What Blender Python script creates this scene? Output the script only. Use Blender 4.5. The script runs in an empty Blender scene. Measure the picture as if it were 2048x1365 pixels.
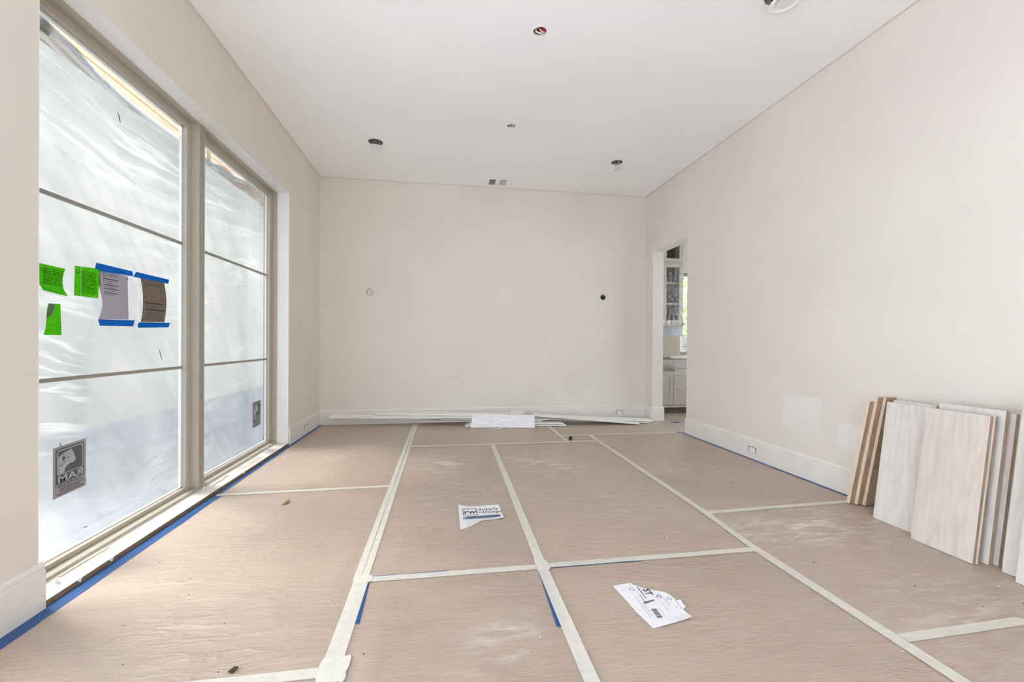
import bpy, bmesh, math, random
from mathutils import Vector, Matrix, noise
random.seed(7)

# ------------------------------------------------------------------ camera, world, light, exposure
scn = bpy.context.scene
COL = scn.collection
S = 1.14                                   # camera height above the floor
PX_ = 5.4
XL, XR, D, H = -1.671, 3.018, 6.184, 3.363  # left wall, right wall, far wall, ceiling

def make_camera():
    f, yaw, pitch, roll, cy = 864.16, .1557, -.0040, .0061, 688.61
    s, c = math.sin(yaw), math.cos(yaw)
    fw, rt, up = Vector((s, c, 0)), Vector((c, -s, 0)), Vector((0, 0, 1))
    cp, sp = math.cos(pitch), math.sin(pitch)
    fw, up = fw*cp + up*sp, up*cp - fw*sp
    cr, sr = math.cos(roll), math.sin(roll)
    rt, up = rt*cr + up*sr, up*cr - rt*sr
    cam = bpy.data.cameras.new('camera')
    cam.sensor_width = 36; cam.sensor_fit = 'HORIZONTAL'
    cam.lens = f/2048*36
    cam.shift_y = (cy - 682.5)/2048
    cam.clip_start = .02; cam.clip_end = 200
    o = bpy.data.objects.new('camera', cam)
    m = Matrix.Identity(4)
    for i in range(3):
        m[i][0], m[i][1], m[i][2] = rt[i], up[i], -fw[i]
    m[2][3] = S
    o.matrix_world = m
    COL.objects.link(o); scn.camera = o
make_camera()

w = bpy.data.worlds.new('overcast_sky'); scn.world = w; w.use_nodes = True
bg = w.node_tree.nodes['Background']
bg.inputs[0].default_value = (.79, .915, 1.0, 1)
bg.inputs[1].default_value = 5.0
scn.view_settings.view_transform = 'Standard'
scn.view_settings.look = 'None'
scn.view_settings.gamma = 1
scn.view_settings.use_curve_mapping = False
scn.view_settings.exposure = 0.42
scn.cycles.max_bounces = 16; scn.cycles.diffuse_bounces = 10; scn.cycles.glossy_bounces = 4
scn.cycles.transparent_max_bounces = 16; scn.cycles.transmission_bounces = 8

def portal(name, loc, rot, sx, sy):
    l = bpy.data.lights.new(name, 'AREA'); l.shape = 'RECTANGLE'; l.size = sx; l.size_y = sy
    l.cycles.is_portal = True
    o = bpy.data.objects.new(name, l); o.location = loc; o.rotation_euler = rot; COL.objects.link(o)
portal('added_back_opening_portal', (.15, -1.8, 1.33), (math.radians(90), 0, 0), 1.5, 2.7)  # portal for the unseen opening added behind the camera
portal('added_side_opening_portal', (-1.95, .1, 1.39), (0, math.radians(-90), 0), 2.72, 2.8)  # portal for the unseen opening added in the left wall
portal('pantry_window_daylight', (4.75, 7.4, 1.65), (math.radians(-90), 0, 0), 1.2, 1.5)
portal('added_pantry_opening_portal', (PX_+.2, 4.9, 1.6), (0, math.radians(90), 0), 1.6, 1.5)  # portal for the opening added in the pantry side wall
sun = bpy.data.lights.new('sun', 'SUN'); sun.energy = 24.0; sun.color = (1, .98, .95); sun.angle = math.radians(24)
so = bpy.data.objects.new('sun', sun); COL.objects.link(so)
so.rotation_euler = Vector((.50, -.15, -.85)).to_track_quat('-Z', 'Y').to_euler()

# ------------------------------------------------------------------ materials
def lin(r, g, b):
    def q(v):
        v /= 255
        return v/12.92 if v <= .04045 else ((v + .055)/1.055)**2.4
    return (q(r), q(g), q(b), 1)

class NT:
    def __init__(self, name):
        self.m = bpy.data.materials.new(name); self.m.use_nodes = True
        self.t = self.m.node_tree; self.t.nodes.clear()
        self.out = self.n('ShaderNodeOutputMaterial')
        self.p = None
    def n(self, ty, **kw):
        x = self.t.nodes.new(ty)
        for k, v in kw.items():
            if k.startswith('i_'):
                k = k[2:]; k = int(k) if k.isdigit() else k.replace('_', ' ')
                x.inputs[k].default_value = v
            else: setattr(x, k, v)
        return x
    def l(self, a, b): self.t.links.new(a, b)
    def principled(self, col, rough=.6, spec=.5, **kw):
        p = self.n('ShaderNodeBsdfPrincipled')
        p.inputs['Base Color'].default_value = col
        p.inputs['Roughness'].default_value = rough
        p.inputs['Specular IOR Level'].default_value = spec
        for k, v in kw.items(): p.inputs[k.replace('_', ' ')].default_value = v
        self.l(p.outputs[0], self.out.inputs[0]); self.p = p
        return p
    def coord(self, scale=(1, 1, 1), rot=(0, 0, 0), kind='Object'):
        c = self.n('ShaderNodeTexCoord'); m = self.n('ShaderNodeMapping')
        m.inputs['Scale'].default_value = scale; m.inputs['Rotation'].default_value = rot
        self.l(c.outputs[kind], m.inputs[0]); return m.outputs[0]
    def noise(self, vec, scale, detail=3, rough=.5, dist=0):
        x = self.n('ShaderNodeTexNoise', i_Scale=scale, i_Detail=detail, i_Roughness=rough, i_Distortion=dist)
        self.l(vec, x.inputs['Vector']); return x.outputs['Fac']
    def ramp(self, fac, stops):
        r = self.n('ShaderNodeValToRGB'); e = r.color_ramp.elements
        while len(e) < len(stops): e.new(.5)
        for q, (p, c) in zip(e, stops): q.position = p; q.color = c if len(c) == 4 else (*c, 1)
        self.l(fac, r.inputs[0]); return r.outputs[0]
    def mix(self, fac, a, b):
        x = self.n('ShaderNodeMix', data_type='RGBA')
        for i, v in ((0, fac), (6, a), (7, b)):
            if isinstance(v, (int, float, tuple)): x.inputs[i].default_value = v
            else: self.l(v, x.inputs[i])
        return x.outputs[2]
    def math(self, op, a, b=0.):
        x = self.n('ShaderNodeMath', operation=op)
        for i, v in ((0, a), (1, b)):
            if isinstance(v, (int, float)): x.inputs[i].default_value = v
            else: self.l(v, x.inputs[i])
        return x.outputs[0]
    def bump(self, hgt, strength=.3, dist=.01, prev=None):
        b = self.n('ShaderNodeBump', i_Strength=strength, i_Distance=dist)
        self.l(hgt, b.inputs['Height'])
        if prev is not None: self.l(prev, b.inputs['Normal'])
        if self.p: self.l(b.outputs[0], self.p.inputs['Normal'])
        return b.outputs[0]

def plain(name, rgb, rough=.6, spec=.4, var=.06, vs=9, bump=0., bs=60, **kw):
    t = NT(name); c = lin(*rgb); p = t.principled(c, rough, spec, **kw)
    v = t.coord()
    if var:
        f = t.noise(v, vs, 4)
        lo = tuple(x*(1 - var) for x in c[:3]); hi = tuple(min(1, x*(1 + var)) for x in c[:3])
        t.l(t.ramp(f, [(.3, lo), (.7, hi)]), p.inputs['Base Color'])
    if bump: t.bump(t.noise(v, bs, 3), bump, .004)
    return t.m

M = {}
def mat_wall(name, rgb, patches=False):
    t = NT(name); c = lin(*rgb); p = t.principled(c, .55, .35)
    v = t.coord()
    f = t.noise(v, 1.3, 3)
    col = t.ramp(f, [(.3, tuple(x*.97 for x in c[:3])), (.7, tuple(min(1, x*1.03) for x in c[:3]))])
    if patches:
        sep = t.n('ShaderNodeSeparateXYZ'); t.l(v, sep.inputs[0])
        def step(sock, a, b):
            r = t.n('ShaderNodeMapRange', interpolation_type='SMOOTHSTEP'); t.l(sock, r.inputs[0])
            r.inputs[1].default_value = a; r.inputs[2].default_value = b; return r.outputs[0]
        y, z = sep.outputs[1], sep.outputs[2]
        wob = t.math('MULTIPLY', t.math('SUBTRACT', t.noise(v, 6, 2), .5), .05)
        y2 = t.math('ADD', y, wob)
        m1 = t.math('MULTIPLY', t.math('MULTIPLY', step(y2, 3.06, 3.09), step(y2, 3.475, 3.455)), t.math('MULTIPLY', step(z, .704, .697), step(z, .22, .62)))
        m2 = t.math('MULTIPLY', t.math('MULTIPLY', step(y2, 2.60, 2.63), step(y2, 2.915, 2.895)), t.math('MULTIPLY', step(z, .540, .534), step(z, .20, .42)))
        col = t.mix(t.math('MULTIPLY', t.math('MAXIMUM', m1, m2), .32), col, lin(240, 241, 242))  # two paler patches, crisp at the top and fading out downwards
    t.l(col, p.inputs['Base Color'])
    t.bump(t.noise(v, 260, 2), .08, .002)
    return t.m
M['wall'] = mat_wall('warm_white_wall_paint', (225, 218, 209))
M['wallr'] = mat_wall('warm_white_wall_paint_pale_patches', (225, 218, 209), True)
M['ceil'] = mat_wall('flat_white_ceiling_paint', (250, 251, 253))
M['trimw'] = plain('satin_white_trim_paint', (235, 233, 230), .38, .45, .02)
M['slab'] = plain('dark_subfloor', (96, 80, 68), .8, .2, .2)
M['frame'] = plain('greige_window_vinyl', (180, 172, 160), .4, .4, .02)
M['muntin'] = plain('grey_muntin_bar', (150, 147, 142), .4, .4, .02)
M['spacer'] = plain('white_glazing_bead', (238, 240, 240), .35, .5, 0)
M['groove'] = plain('dark_joint', (110, 98, 86), .7, .2, 0)
M['bead'] = plain('tan_bead_line', (204, 188, 160), .5, .3, 0)
M['base'] = plain('satin_baseboard_paint', (228, 223, 217), .4, .45, .02)
M['raw'] = plain('raw_brown_wood_edge', (132, 112, 90), .8, .2, .18, 14)
M['caulk'] = plain('cream_caulk', (220, 214, 200), .6, .3, .05)
M['white'] = plain('white_plastic', (248, 248, 247), .35, .5, .02)
M['peg'] = plain('off_white_plastic', (222, 222, 218), .4, .4, .02)
M['black'] = plain('black_rubber', (28, 27, 26), .6, .3, .1)
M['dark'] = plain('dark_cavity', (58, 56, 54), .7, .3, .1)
M['metal'] = plain('galvanised_steel', (176, 178, 176), .4, .5, .12, 30, Metallic=.35)
M['redwire'] = plain('red_wire_insulation', (190, 45, 45), .4, .5, 0)
M['whitewire'] = plain('white_wire_insulation', (232, 224, 215), .4, .5, 0)
M['copper'] = plain('copper_wire', (190, 120, 70), .35, .5, 0, Metallic=.9)
M['ink'] = plain('dark_ink', (52, 54, 58), .6, .3, 0)
M['blueink'] = plain('blue_ink', (88, 104, 136), .6, .3, 0)
M['greyink'] = plain('faint_grey_ink', (150, 152, 158), .6, .3, 0)
M['paper'] = plain('white_label_paper', (232, 232, 236), .55, .4, .03)
M['cab'] = plain('greige_cabinet_paint', (196, 184, 170), .4, .4, .03)
M['cabdark'] = plain('dark_cabinet_interior', (104, 92, 82), .6, .3, .1)
M['counter'] = plain('white_counter', (214, 208, 198), .5, .4, .05)
M['splash'] = plain('tan_backsplash_paper', (196, 182, 166), .6, .3, .05)
M['chip'] = plain('pale_wood_chip', (186, 164, 128), .8, .2, .2, 60)
M['speck'] = plain('dark_grit', (70, 58, 48), .8, .2, .2, 60)
M['white_speck'] = plain('white_plaster_crumb', (236, 230, 222), .8, .2, .05, 60)
M['leafbit'] = plain('dried_leaf', (66, 56, 54), .8, .2, .2, 60)

def mat_kraft():
    t = NT('brown_kraft_floor_paper'); p = t.principled(lin(180, 164, 150), .40, .8)
    v = t.coord()
    oi = t.n('ShaderNodeObjectInfo')
    big = t.noise(v, 1.7, 4)
    col = t.ramp(big, [(.3, lin(172, 153, 138)), (.7, lin(186, 167, 152))])
    hs = t.n('ShaderNodeHueSaturation')
    vv = t.math('ADD', t.math('MULTIPLY', oi.outputs['Random'], .10), .95)
    t.l(vv, hs.inputs['Value']); t.l(col, hs.inputs['Color']); col = hs.outputs[0]
    fib = t.noise(t.coord((26, 190, 10)), 1.0, 4, .65)
    col = t.mix(t.math('MULTIPLY', t.math('SUBTRACT', t.math('MULTIPLY', fib, 1.6), .3), .42), col, lin(150, 131, 115))
    # plaster dust trodden into the paper: streaky, in the walked places
    st = t.noise(t.coord((5.5, 17, 4), (0, 0, .30)), 1.0, 6, .68, .8)
    blobs = None
    sep = t.n('ShaderNodeSeparateXYZ'); t.l(v, sep.inputs[0])
    for (bx, by, sx, sy, a) in [(0., 4.05, .30, .30, .9), (.92, 3.95, .34, .38, 1.), (2.25, 2.35, .55, .27, 1.05), (2.2, 3.6, .45, .3, .5),
                                (.24, 1.62, .13, .12, .8), (-.95, 4.6, .5, .5, .35), (.1, 3.2, .3, .5, .35), (1.2, 2.9, .4, .4, .3), (2.3, 1.5, .6, .35, .45)]:
        dx = t.math('DIVIDE', t.math('SUBTRACT', sep.outputs[0], bx), sx); dy = t.math('DIVIDE', t.math('SUBTRACT', sep.outputs[1], by), sy)
        r2 = t.math('ADD', t.math('MULTIPLY', dx, dx), t.math('MULTIPLY', dy, dy))
        g = t.math('MULTIPLY', t.math('POWER', 2.718, t.math('MULTIPLY', r2, -1.)), a)
        blobs = g if blobs is None else t.math('MAXIMUM', blobs, g)
    thr = t.n('ShaderNodeMapRange', interpolation_type='SMOOTHSTEP'); t.l(st, thr.inputs[0])
    thr.inputs[1].default_value = .43; thr.inputs[2].default_value = .68
    dust = t.math('MULTIPLY', thr.outputs[0], t.math('MULTIPLY', t.math('ADD', blobs, .05), .95))
    col = t.mix(dust, col, lin(222, 211, 202))
    gr = t.noise(v, 34, 5, .7)
    col = t.mix(t.math('MULTIPLY', gr, .22), col, lin(206, 190, 176))
    # scuffs
    sc = t.noise(t.coord((9, 30, 4), (0, 0, -.5)), 1.3, 5, .7)
    thr2 = t.n('ShaderNodeMapRange', interpolation_type='SMOOTHSTEP'); t.l(sc, thr2.inputs[0])
    thr2.inputs[1].default_value = .60; thr2.inputs[2].default_value = .80
    col = t.mix(t.math('MULTIPLY', thr2.outputs[0], .28), col, lin(222, 206, 192))
    t.l(col, p.inputs['Base Color'])
    rr = t.math('ADD', t.math('MULTIPLY', big, .12), .38)
    t.l(rr, p.inputs['Roughness'])
    b1 = t.bump(t.noise(t.coord((1.0, 2.4, 1), (0, 0, .5)), 5.5, 5, .6, .3), .22, .02)
    rn = t.noise(t.coord((1.3, 4.2, 1), (0, 0, -.42)), 2.6, 3, .55, .5)
    rg = t.math('POWER', t.math('SUBTRACT', 1., t.math('ABSOLUTE', t.math('MULTIPLY', t.math('SUBTRACT', rn, .5), 3.2))), 5.)
    pw = t.n('ShaderNodeMapRange', interpolation_type='SMOOTHSTEP'); t.l(t.noise(v, 1.4, 2), pw.inputs[0]); pw.inputs[1].default_value = .42; pw.inputs[2].default_value = .66
    b1 = t.bump(t.math('MULTIPLY', t.math('MAXIMUM', rg, 0.), pw.outputs[0]), .26, .012, b1)
    b2 = t.bump(t.noise(t.coord((4, 130, 10)), 1.0, 3), .30, .004, b1)
    t.bump(t.noise(v, 60, 4), .12, .003, b2)
    return t.m
M['kraft'] = mat_kraft()

def mat_tape(name, rgb, alpha, rough=.45):
    t = NT(name); p = t.principled(lin(*rgb), rough, .5)
    v = t.coord()
    f = t.noise(t.coord((30, 30, 30)), 1, 4)
    c = lin(*rgb)
    t.l(t.ramp(f, [(.3, tuple(x*.90 for x in c[:3])), (.7, c)]), p.inputs['Base Color'])
    t.bump(t.noise(v, 90, 4), .35, .004)
    if alpha < 1:
        tr = t.n('ShaderNodeBsdfTransparent'); mx = t.n('ShaderNodeMixShader'); mx.inputs[0].default_value = alpha
        t.l(tr.outputs[0], mx.inputs[1]); t.l(p.outputs[0], mx.inputs[2]); t.l(mx.outputs[0], t.out.inputs[0])
    return t.m
M['tape'] = mat_tape('cream_masking_tape', (242, 239, 228), .74)
M['bluetape'] = mat_tape('blue_painters_tape', (34, 82, 140), 1.)

def mat_backlit(name, rgb, k=.6, lines=False):
    t = NT(name); c = lin(*rgb)
    d = t.n('ShaderNodeBsdfDiffuse'); tr = t.n('ShaderNodeBsdfTranslucent'); mx = t.n('ShaderNodeMixShader')
    mx.inputs[0].default_value = k
    d.inputs[0].default_value = c; tr.inputs[0].default_value = c
    if lines:
        v = t.coord((3, 60, 170))
        f = t.noise(v, 1, 2)
        cc = t.ramp(f, [(.35, tuple(x*.72 for x in c[:3])), (.6, c)])
        t.l(cc, d.inputs[0]); t.l(cc, tr.inputs[0])
    t.l(d.outputs[0], mx.inputs[1]); t.l(tr.outputs[0], mx.inputs[2]); t.l(mx.outputs[0], t.out.inputs[0])
    return t.m
M['green'] = mat_backlit('green_sticker_paper', (64, 152, 20), .6, True)
M['docgrey'] = mat_backlit('grey_backlit_document', (134, 128, 136), .45)
M['docbrown'] = mat_backlit('brown_backlit_document', (108, 94, 84), .4, True)
M['sleeve'] = mat_backlit('clear_document_sleeve', (205, 208, 215), .5)
M['bluetape_w'] = mat_backlit('blue_tape_on_glass', (44, 128, 200), .5)
M['hem'] = mat_backlit('white_folded_plastic', (246, 246, 244), .6)
M['tab'] = mat_backlit('grey_tape_tab', (186, 188, 178), .6)
M['stk'] = plain('silver_grey_sticker', (158, 156, 162), .45, .5, .04)
M['stkdark'] = plain('charcoal_sticker_print', (86, 88, 94), .45, .5, .04)
M['stklight'] = plain('pale_sticker_print', (176, 184, 188), .45, .5, .04)

def mat_film():
    t = NT('milky_plastic_film')
    d = t.n('ShaderNodeBsdfDiffuse'); tl = t.n('ShaderNodeBsdfTranslucent')
    f = t.noise(t.coord((1, 1.6, .8), (.5, 0, 0)), 1.2, 4, .55, .6)
    base = t.ramp(f, [(.3, (.062, .060, .060)), (.7, (.104, .098, .092))])
    # fold shading painted as pale crease lines: following the sag near the top, slanting across the sheet lower down
    uv = t.n('ShaderNodeUVMap'); uv.uv_map = 'UVMap'
    def lines(vec, sc, width, dist):
        n = t.noise(vec, sc, 3, .5, dist)
        return t.math('SUBTRACT', 1., t.math('MINIMUM', t.math('MULTIPLY', t.math('ABSOLUTE', t.math('SUBTRACT', n, .5)), 1/width), 1.))
    m1_ = t.n('ShaderNodeMapping'); m1_.inputs['Scale'].default_value = (.55, 9, 1); t.l(uv.outputs[0], m1_.inputs[0])
    sg = lines(m1_.outputs[0], 1.0, .06, .6)
    sp = t.n('ShaderNodeSeparateXYZ'); t.l(uv.outputs[0], sp.inputs[0])
    fade = t.n('ShaderNodeMapRange', interpolation_type='SMOOTHSTEP'); t.l(sp.outputs[1], fade.inputs[0])
    fade.inputs[1].default_value = .75; fade.inputs[2].default_value = .05
    sg = t.math('MULTIPLY', sg, fade.outputs[0])
    m2_ = t.n('ShaderNodeMapping'); m2_.inputs['Rotation'].default_value = (0, 0, .9); m2_.inputs['Scale'].default_value = (.9, 8, 1); t.l(uv.outputs[0], m2_.inputs[0])
    sl = lines(m2_.outputs[0], 1.0, .05, .5)
    pat = t.noise(uv.outputs[0], .9, 2)
    pm = t.n('ShaderNodeMapRange', interpolation_type='SMOOTHSTEP'); t.l(pat, pm.inputs[0]); pm.inputs[1].default_value = .45; pm.inputs[2].default_value = .65
    sl = t.math('MULTIPLY', sl, t.math('MULTIPLY', pm.outputs[0], .38))
    cr = t.math('MAXIMUM', sg, sl)
    c2 = t.mix(t.math('MULTIPLY', cr, .36), base, (.62, .62, .60, 1))
    t.l(c2, tl.inputs[0]); d.inputs[0].default_value = (.40, .42, .45, 1)
    gl = t.n('ShaderNodeBsdfGlossy'); gl.inputs['Roughness'].default_value = .25
    tr = t.n('ShaderNodeBsdfTransparent')
    a1 = t.n('ShaderNodeMixShader'); a1.inputs[0].default_value = .72
    t.l(d.outputs[0], a1.inputs[1]); t.l(tl.outputs[0], a1.inputs[2])
    a2 = t.n('ShaderNodeMixShader'); a2.inputs[0].default_value = .05
    t.l(a1.outputs[0], a2.inputs[1]); t.l(gl.outputs[0], a2.inputs[2])
    a3 = t.n('ShaderNodeMixShader'); a3.inputs[0].default_value = .30
    t.l(t.math('SUBTRACT', .185, t.math('MULTIPLY', cr, .12)), a3.inputs[0])
    t.l(a2.outputs[0], a3.inputs[1]); t.l(tr.outputs[0], a3.inputs[2])
    t.l(a3.outputs[0], t.out.inputs[0])
    b = t.n('ShaderNodeBump', i_Strength=.25, i_Distance=.03)
    t.l(t.noise(t.coord((1, 7, 2.2), (.75, 0, 0)), 1.0, 2, .6, .4), b.inputs['Height'])
    for x in (d, tl, gl): t.l(b.outputs[0], x.inputs['Normal'])
    return t.m
M['film'] = mat_film()

def mat_clear(name, refl=.06, tint=(1, 1, 1, 1), rough=.0, streak=False):
    t = NT(name)
    gl = t.n('ShaderNodeBsdfGlossy'); gl.inputs['Roughness'].default_value = rough
    tr = t.n('ShaderNodeBsdfTransparent'); tr.inputs[0].default_value = tint
    mx = t.n('ShaderNodeMixShader'); mx.inputs[0].default_value = refl
    if streak:
        v = t.coord((1.5, 1, 5), (0, .6, 0)); f = t.noise(v, 3, 5, .6, 1.2)
        b = t.n('ShaderNodeBump', i_Strength=.9, i_Distance=.02); t.l(f, b.inputs['Height']); t.l(b.outputs[0], gl.inputs['Normal'])
    else:
        fr = t.n('ShaderNodeLayerWeight'); fr.inputs[0].default_value = .5
        t.l(t.math('ADD', t.math('MULTIPLY', t.math('POWER', fr.outputs['Facing'], 4.), .35), .02), mx.inputs[0])
    t.l(tr.outputs[0], mx.inputs[1]); t.l(gl.outputs[0], mx.inputs[2]); t.l(mx.outputs[0], t.out.inputs[0])
    return t.m
M['glass'] = mat_clear('window_glass', tint=(.97, .985, .98, 1))
M['wrap'] = mat_clear('clear_wrap_plastic', .12, (.97, .97, .97, 1), .18, True)

def mat_wood(name, a, b, axis=2, sc=1., rough=.5):
    t = NT(name); p = t.principled(lin(*a), rough, .35)
    s = [7*sc, 7*sc, 7*sc]; s[axis] = .9*sc
    v = t.coord(tuple(s))
    f1 = t.noise(v, 1.6, 5, .55, 2.2)
    w_ = t.n('ShaderNodeTexWave', wave_type='BANDS', bands_direction='Y', i_Scale=1.1, i_Distortion=9., i_Detail=4.)
    t.l(v, w_.inputs[0])
    f = t.math('ADD', t.math('MULTIPLY', f1, .93), t.math('MULTIPLY', w_.outputs['Fac'], .07))
    t.l(t.ramp(f, [(.25, lin(*b)), (.6, lin(*a)), (.85, lin(*[min(255, x + 6) for x in a]))]), p.inputs['Base Color'])
    return t.m
M['ply'] = mat_wood('pale_birch_face', (219, 213, 207), (203, 194, 187))
M['plypink'] = mat_wood('pinkish_birch_face', (216, 204, 197), (198, 185, 177))
M['plyedge'] = mat_wood('brown_plywood_edge', (182, 158, 134), (150, 126, 104), 2, 2.)
M['boardlit'] = mat_wood('tan_board_lit', (226, 206, 186), (206, 184, 162), 2, 2.)  # board tone as lit from the window
M['boardshade'] = mat_wood('tan_board_shaded', (176, 150, 126), (152, 126, 102), 2, 2.)  # same boards darkened, shade painted on the camera-facing side
M['trimboard'] = mat_wood('whitewashed_trim_board', (240, 239, 236), (226, 225, 221), 0, 1.)
M['brushed'] = mat_wood('brushed_white_board', (240, 241, 246), (218, 221, 228), 0, 2.)
M['soffit'] = mat_wood('peach_wood_soffit', (222, 186, 150), (206, 168, 132), 1, 1.)
M['beige_ext'] = plain('grey_stucco', (204, 196, 186), .8, .2, .22, .5)
M['ground_ext'] = plain('grey_gravel', (150, 152, 164), .9, .1, .15, 4)
M['leaf'] = plain('green_leaf', (120, 140, 70), .6, .3, .4, 20)
M['leaf2'] = plain('yellow_green_leaf', (172, 176, 110), .6, .3, .4, 20)
M['bark'] = plain('bark', (92, 78, 64), .9, .2, .2)

# ------------------------------------------------------------------ mesh helpers
def link(name, me, mats, parent=None):
    o = bpy.data.objects.new(name, me); COL.objects.link(o)
    if not isinstance(mats, (list, tuple)): mats = [mats]
    for m in mats: me.materials.append(M[m] if isinstance(m, str) else m)
    if parent: o.parent = parent
    return o
def pyd(name, vs, fs, mats, parent=None, mi=None, smooth=False):
    me = bpy.data.meshes.new(name); me.from_pydata([tuple(v) for v in vs], [], fs)
    if mi: me.polygons.foreach_set('material_index', mi)
    if smooth: me.polygons.foreach_set('use_smooth', [True]*len(me.polygons))
    bm = bmesh.new(); bm.from_mesh(me); bmesh.ops.recalc_face_normals(bm, faces=bm.faces); bm.to_mesh(me); bm.free()
    me.update(); return link(name, me, mats, parent)
class MB:
    def __init__(self): self.v = []; self.f = []; self.mi = []
    def add(self, vs, fs, mi=0):
        n = len(self.v); self.v += [tuple(x) for x in vs]; self.f += [tuple(n + i for i in f) for f in fs]; self.mi += [mi]*len(fs)
        return self
    def box(self, x0, x1, y0, y1, z0, z1, mi=0):
        return self.add([(x0,y0,z0),(x1,y0,z0),(x1,y1,z0),(x0,y1,z0),(x0,y0,z1),(x1,y0,z1),(x1,y1,z1),(x0,y1,z1)],
                        [(0,3,2,1),(4,5,6,7),(0,1,5,4),(1,2,6,5),(2,3,7,6),(3,0,4,7)], mi)
    def hexa(self, p, mis=None):            # p: 8 corners, bottom ring then top ring
        fs = [(0,3,2,1),(4,5,6,7),(0,1,5,4),(1,2,6,5),(2,3,7,6),(3,0,4,7)]
        n = len(self.v); self.v += [tuple(x) for x in p]; self.f += [tuple(n + i for i in f) for f in fs]
        self.mi += mis if mis else [0]*6
        return self
    def prism(self, poly, ext):             # polygon of 3D points extruded by a vector
        k = len(poly); e = Vector(ext)
        vs = [Vector(p) for p in poly] + [Vector(p) + e for p in poly]
        fs = [tuple(range(k))[::-1], tuple(range(k, 2*k))] + [(i, (i+1) % k, k + (i+1) % k, k + i) for i in range(k)]
        return self.add(vs, fs)
    def tube(self, pts, r, seg=8, cap=True):
        pts = [Vector(p) for p in pts]; rings = []
        for i, p in enumerate(pts):
            d = (pts[min(i+1, len(pts)-1)] - pts[max(i-1, 0)]).normalized()
            a = d.orthogonal().normalized() if i == 0 else (a - d*a.dot(d)).normalized()
            b = d.cross(a)
            rr = r[i] if isinstance(r, (list, tuple)) else r
            rings.append([p + (a*math.cos(2*math.pi*k/seg) + b*math.sin(2*math.pi*k/seg))*rr for k in range(seg)])
        vs = [v for q in rings for v in q]; fs = []
        for i in range(len(rings)-1):
            for k in range(seg):
                fs.append((i*seg + k, i*seg + (k+1) % seg, (i+1)*seg + (k+1) % seg, (i+1)*seg + k))
        if cap: fs += [tuple(range(seg))[::-1], tuple(range((len(rings)-1)*seg, len(rings)*seg))]
        return self.add(vs, fs)
    def lathe(self, prof, c, seg=32, mtx=None, close=False):   # prof: (r, z) ring profile about local z
        n = len(prof); vs = []; fs = []
        for r, z in prof:
            for k in range(seg):
                a = 2*math.pi*k/seg; p = Vector((r*math.cos(a), r*math.sin(a), z))
                if mtx: p = mtx @ p
                vs.append(p + Vector(c))
        m = n if close else n-1
        for i in range(m):
            j = (i+1) % n
            for k in range(seg):
                fs.append((i*seg + k, i*seg + (k+1) % seg, j*seg + (k+1) % seg, j*seg + k))
        return self.add(vs, fs)
    def disc(self, c, r, seg=32, mtx=None):
        vs = []
        for k in range(seg):
            a = 2*math.pi*k/seg; p = Vector((r*math.cos(a), r*math.sin(a), 0))
            if mtx: p = mtx @ p
            vs.append(p + Vector(c))
        return self.add(vs, [tuple(range(seg))])
    def build(self, name, mats, parent=None, smooth=False):
        return pyd(name, self.v, self.f, mats, parent, self.mi, smooth)
def empty(name, loc=(0, 0, 0)):
    o = bpy.data.objects.new(name, None); o.empty_display_size = .05; COL.objects.link(o); o.location = loc; return o
def tag(o, label, cat, group=None):
    o['label'] = label; o['category'] = cat
    if group: o['group'] = group
    return o
def struct(o, label=None):
    o['kind'] = 'structure'
    if label: o['label'] = label
    return o
def keep(root):                              # children were built in world space: keep them there
    bpy.context.view_layer.update()
    for c in root.children: c.matrix_parent_inverse = root.matrix_world.inverted()
    return root
def plate_with_holes(us, vs_, holes, to3):   # grid of cells; cells listed in holes get a round hole
    mb = MB()
    for i in range(len(us)-1):
        for j in range(len(vs_)-1):
            u0, u1, v0, v1 = us[i], us[i+1], vs_[j], vs_[j+1]
            hit = [q for q in holes if u0 < q[0] < u1 and v0 < q[1] < v1]
            if not hit:
                mb.add([to3(u0,v0), to3(u1,v0), to3(u1,v1), to3(u0,v1)], [(0,1,2,3)]); continue
            cu, cv, r = hit[0]; n = 32; inn = []; outp = []
            for k in range(n):
                a = 2*math.pi*(k+.5)/n; c, s = math.cos(a), math.sin(a)
                inn.append(to3(cu + r*c, cv + r*s))
                t = min(((u1-cu) if c > 0 else (u0-cu))/c if abs(c) > 1e-6 else 9e9, ((v1-cv) if s > 0 else (v0-cv))/s if abs(s) > 1e-6 else 9e9)
                outp.append(to3(cu + t*c, cv + t*s))
            fs = [(k, (k+1) % n, n + (k+1) % n, n + k) for k in range(n)]
            mb.add(inn + outp, fs)
            for (u, v) in ((u0,v0),(u1,v0),(u1,v1),(u0,v1)):
                # corner triangles
                ang = math.atan2(v-cv, u-cu) % (2*math.pi)
                k = int((ang/(2*math.pi))*n - .5) % n
                mb.add([outp[k], to3(u, v), outp[(k+1) % n]], [(0,1,2)])
    return mb

# ------------------------------------------------------------------ room shell
BACK = -1.6
WY0, WY1, WZ0, WZ1 = 2.085, 5.017, 0.0, 2.745      # window opening in the left wall
DY0, DY1, DZ = 5.035, 5.94, 2.482                   # doorway in the right wall
XR2 = XR + .165
PX, PY = 5.4, 7.08                                  # pantry side wall and back wall

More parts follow.
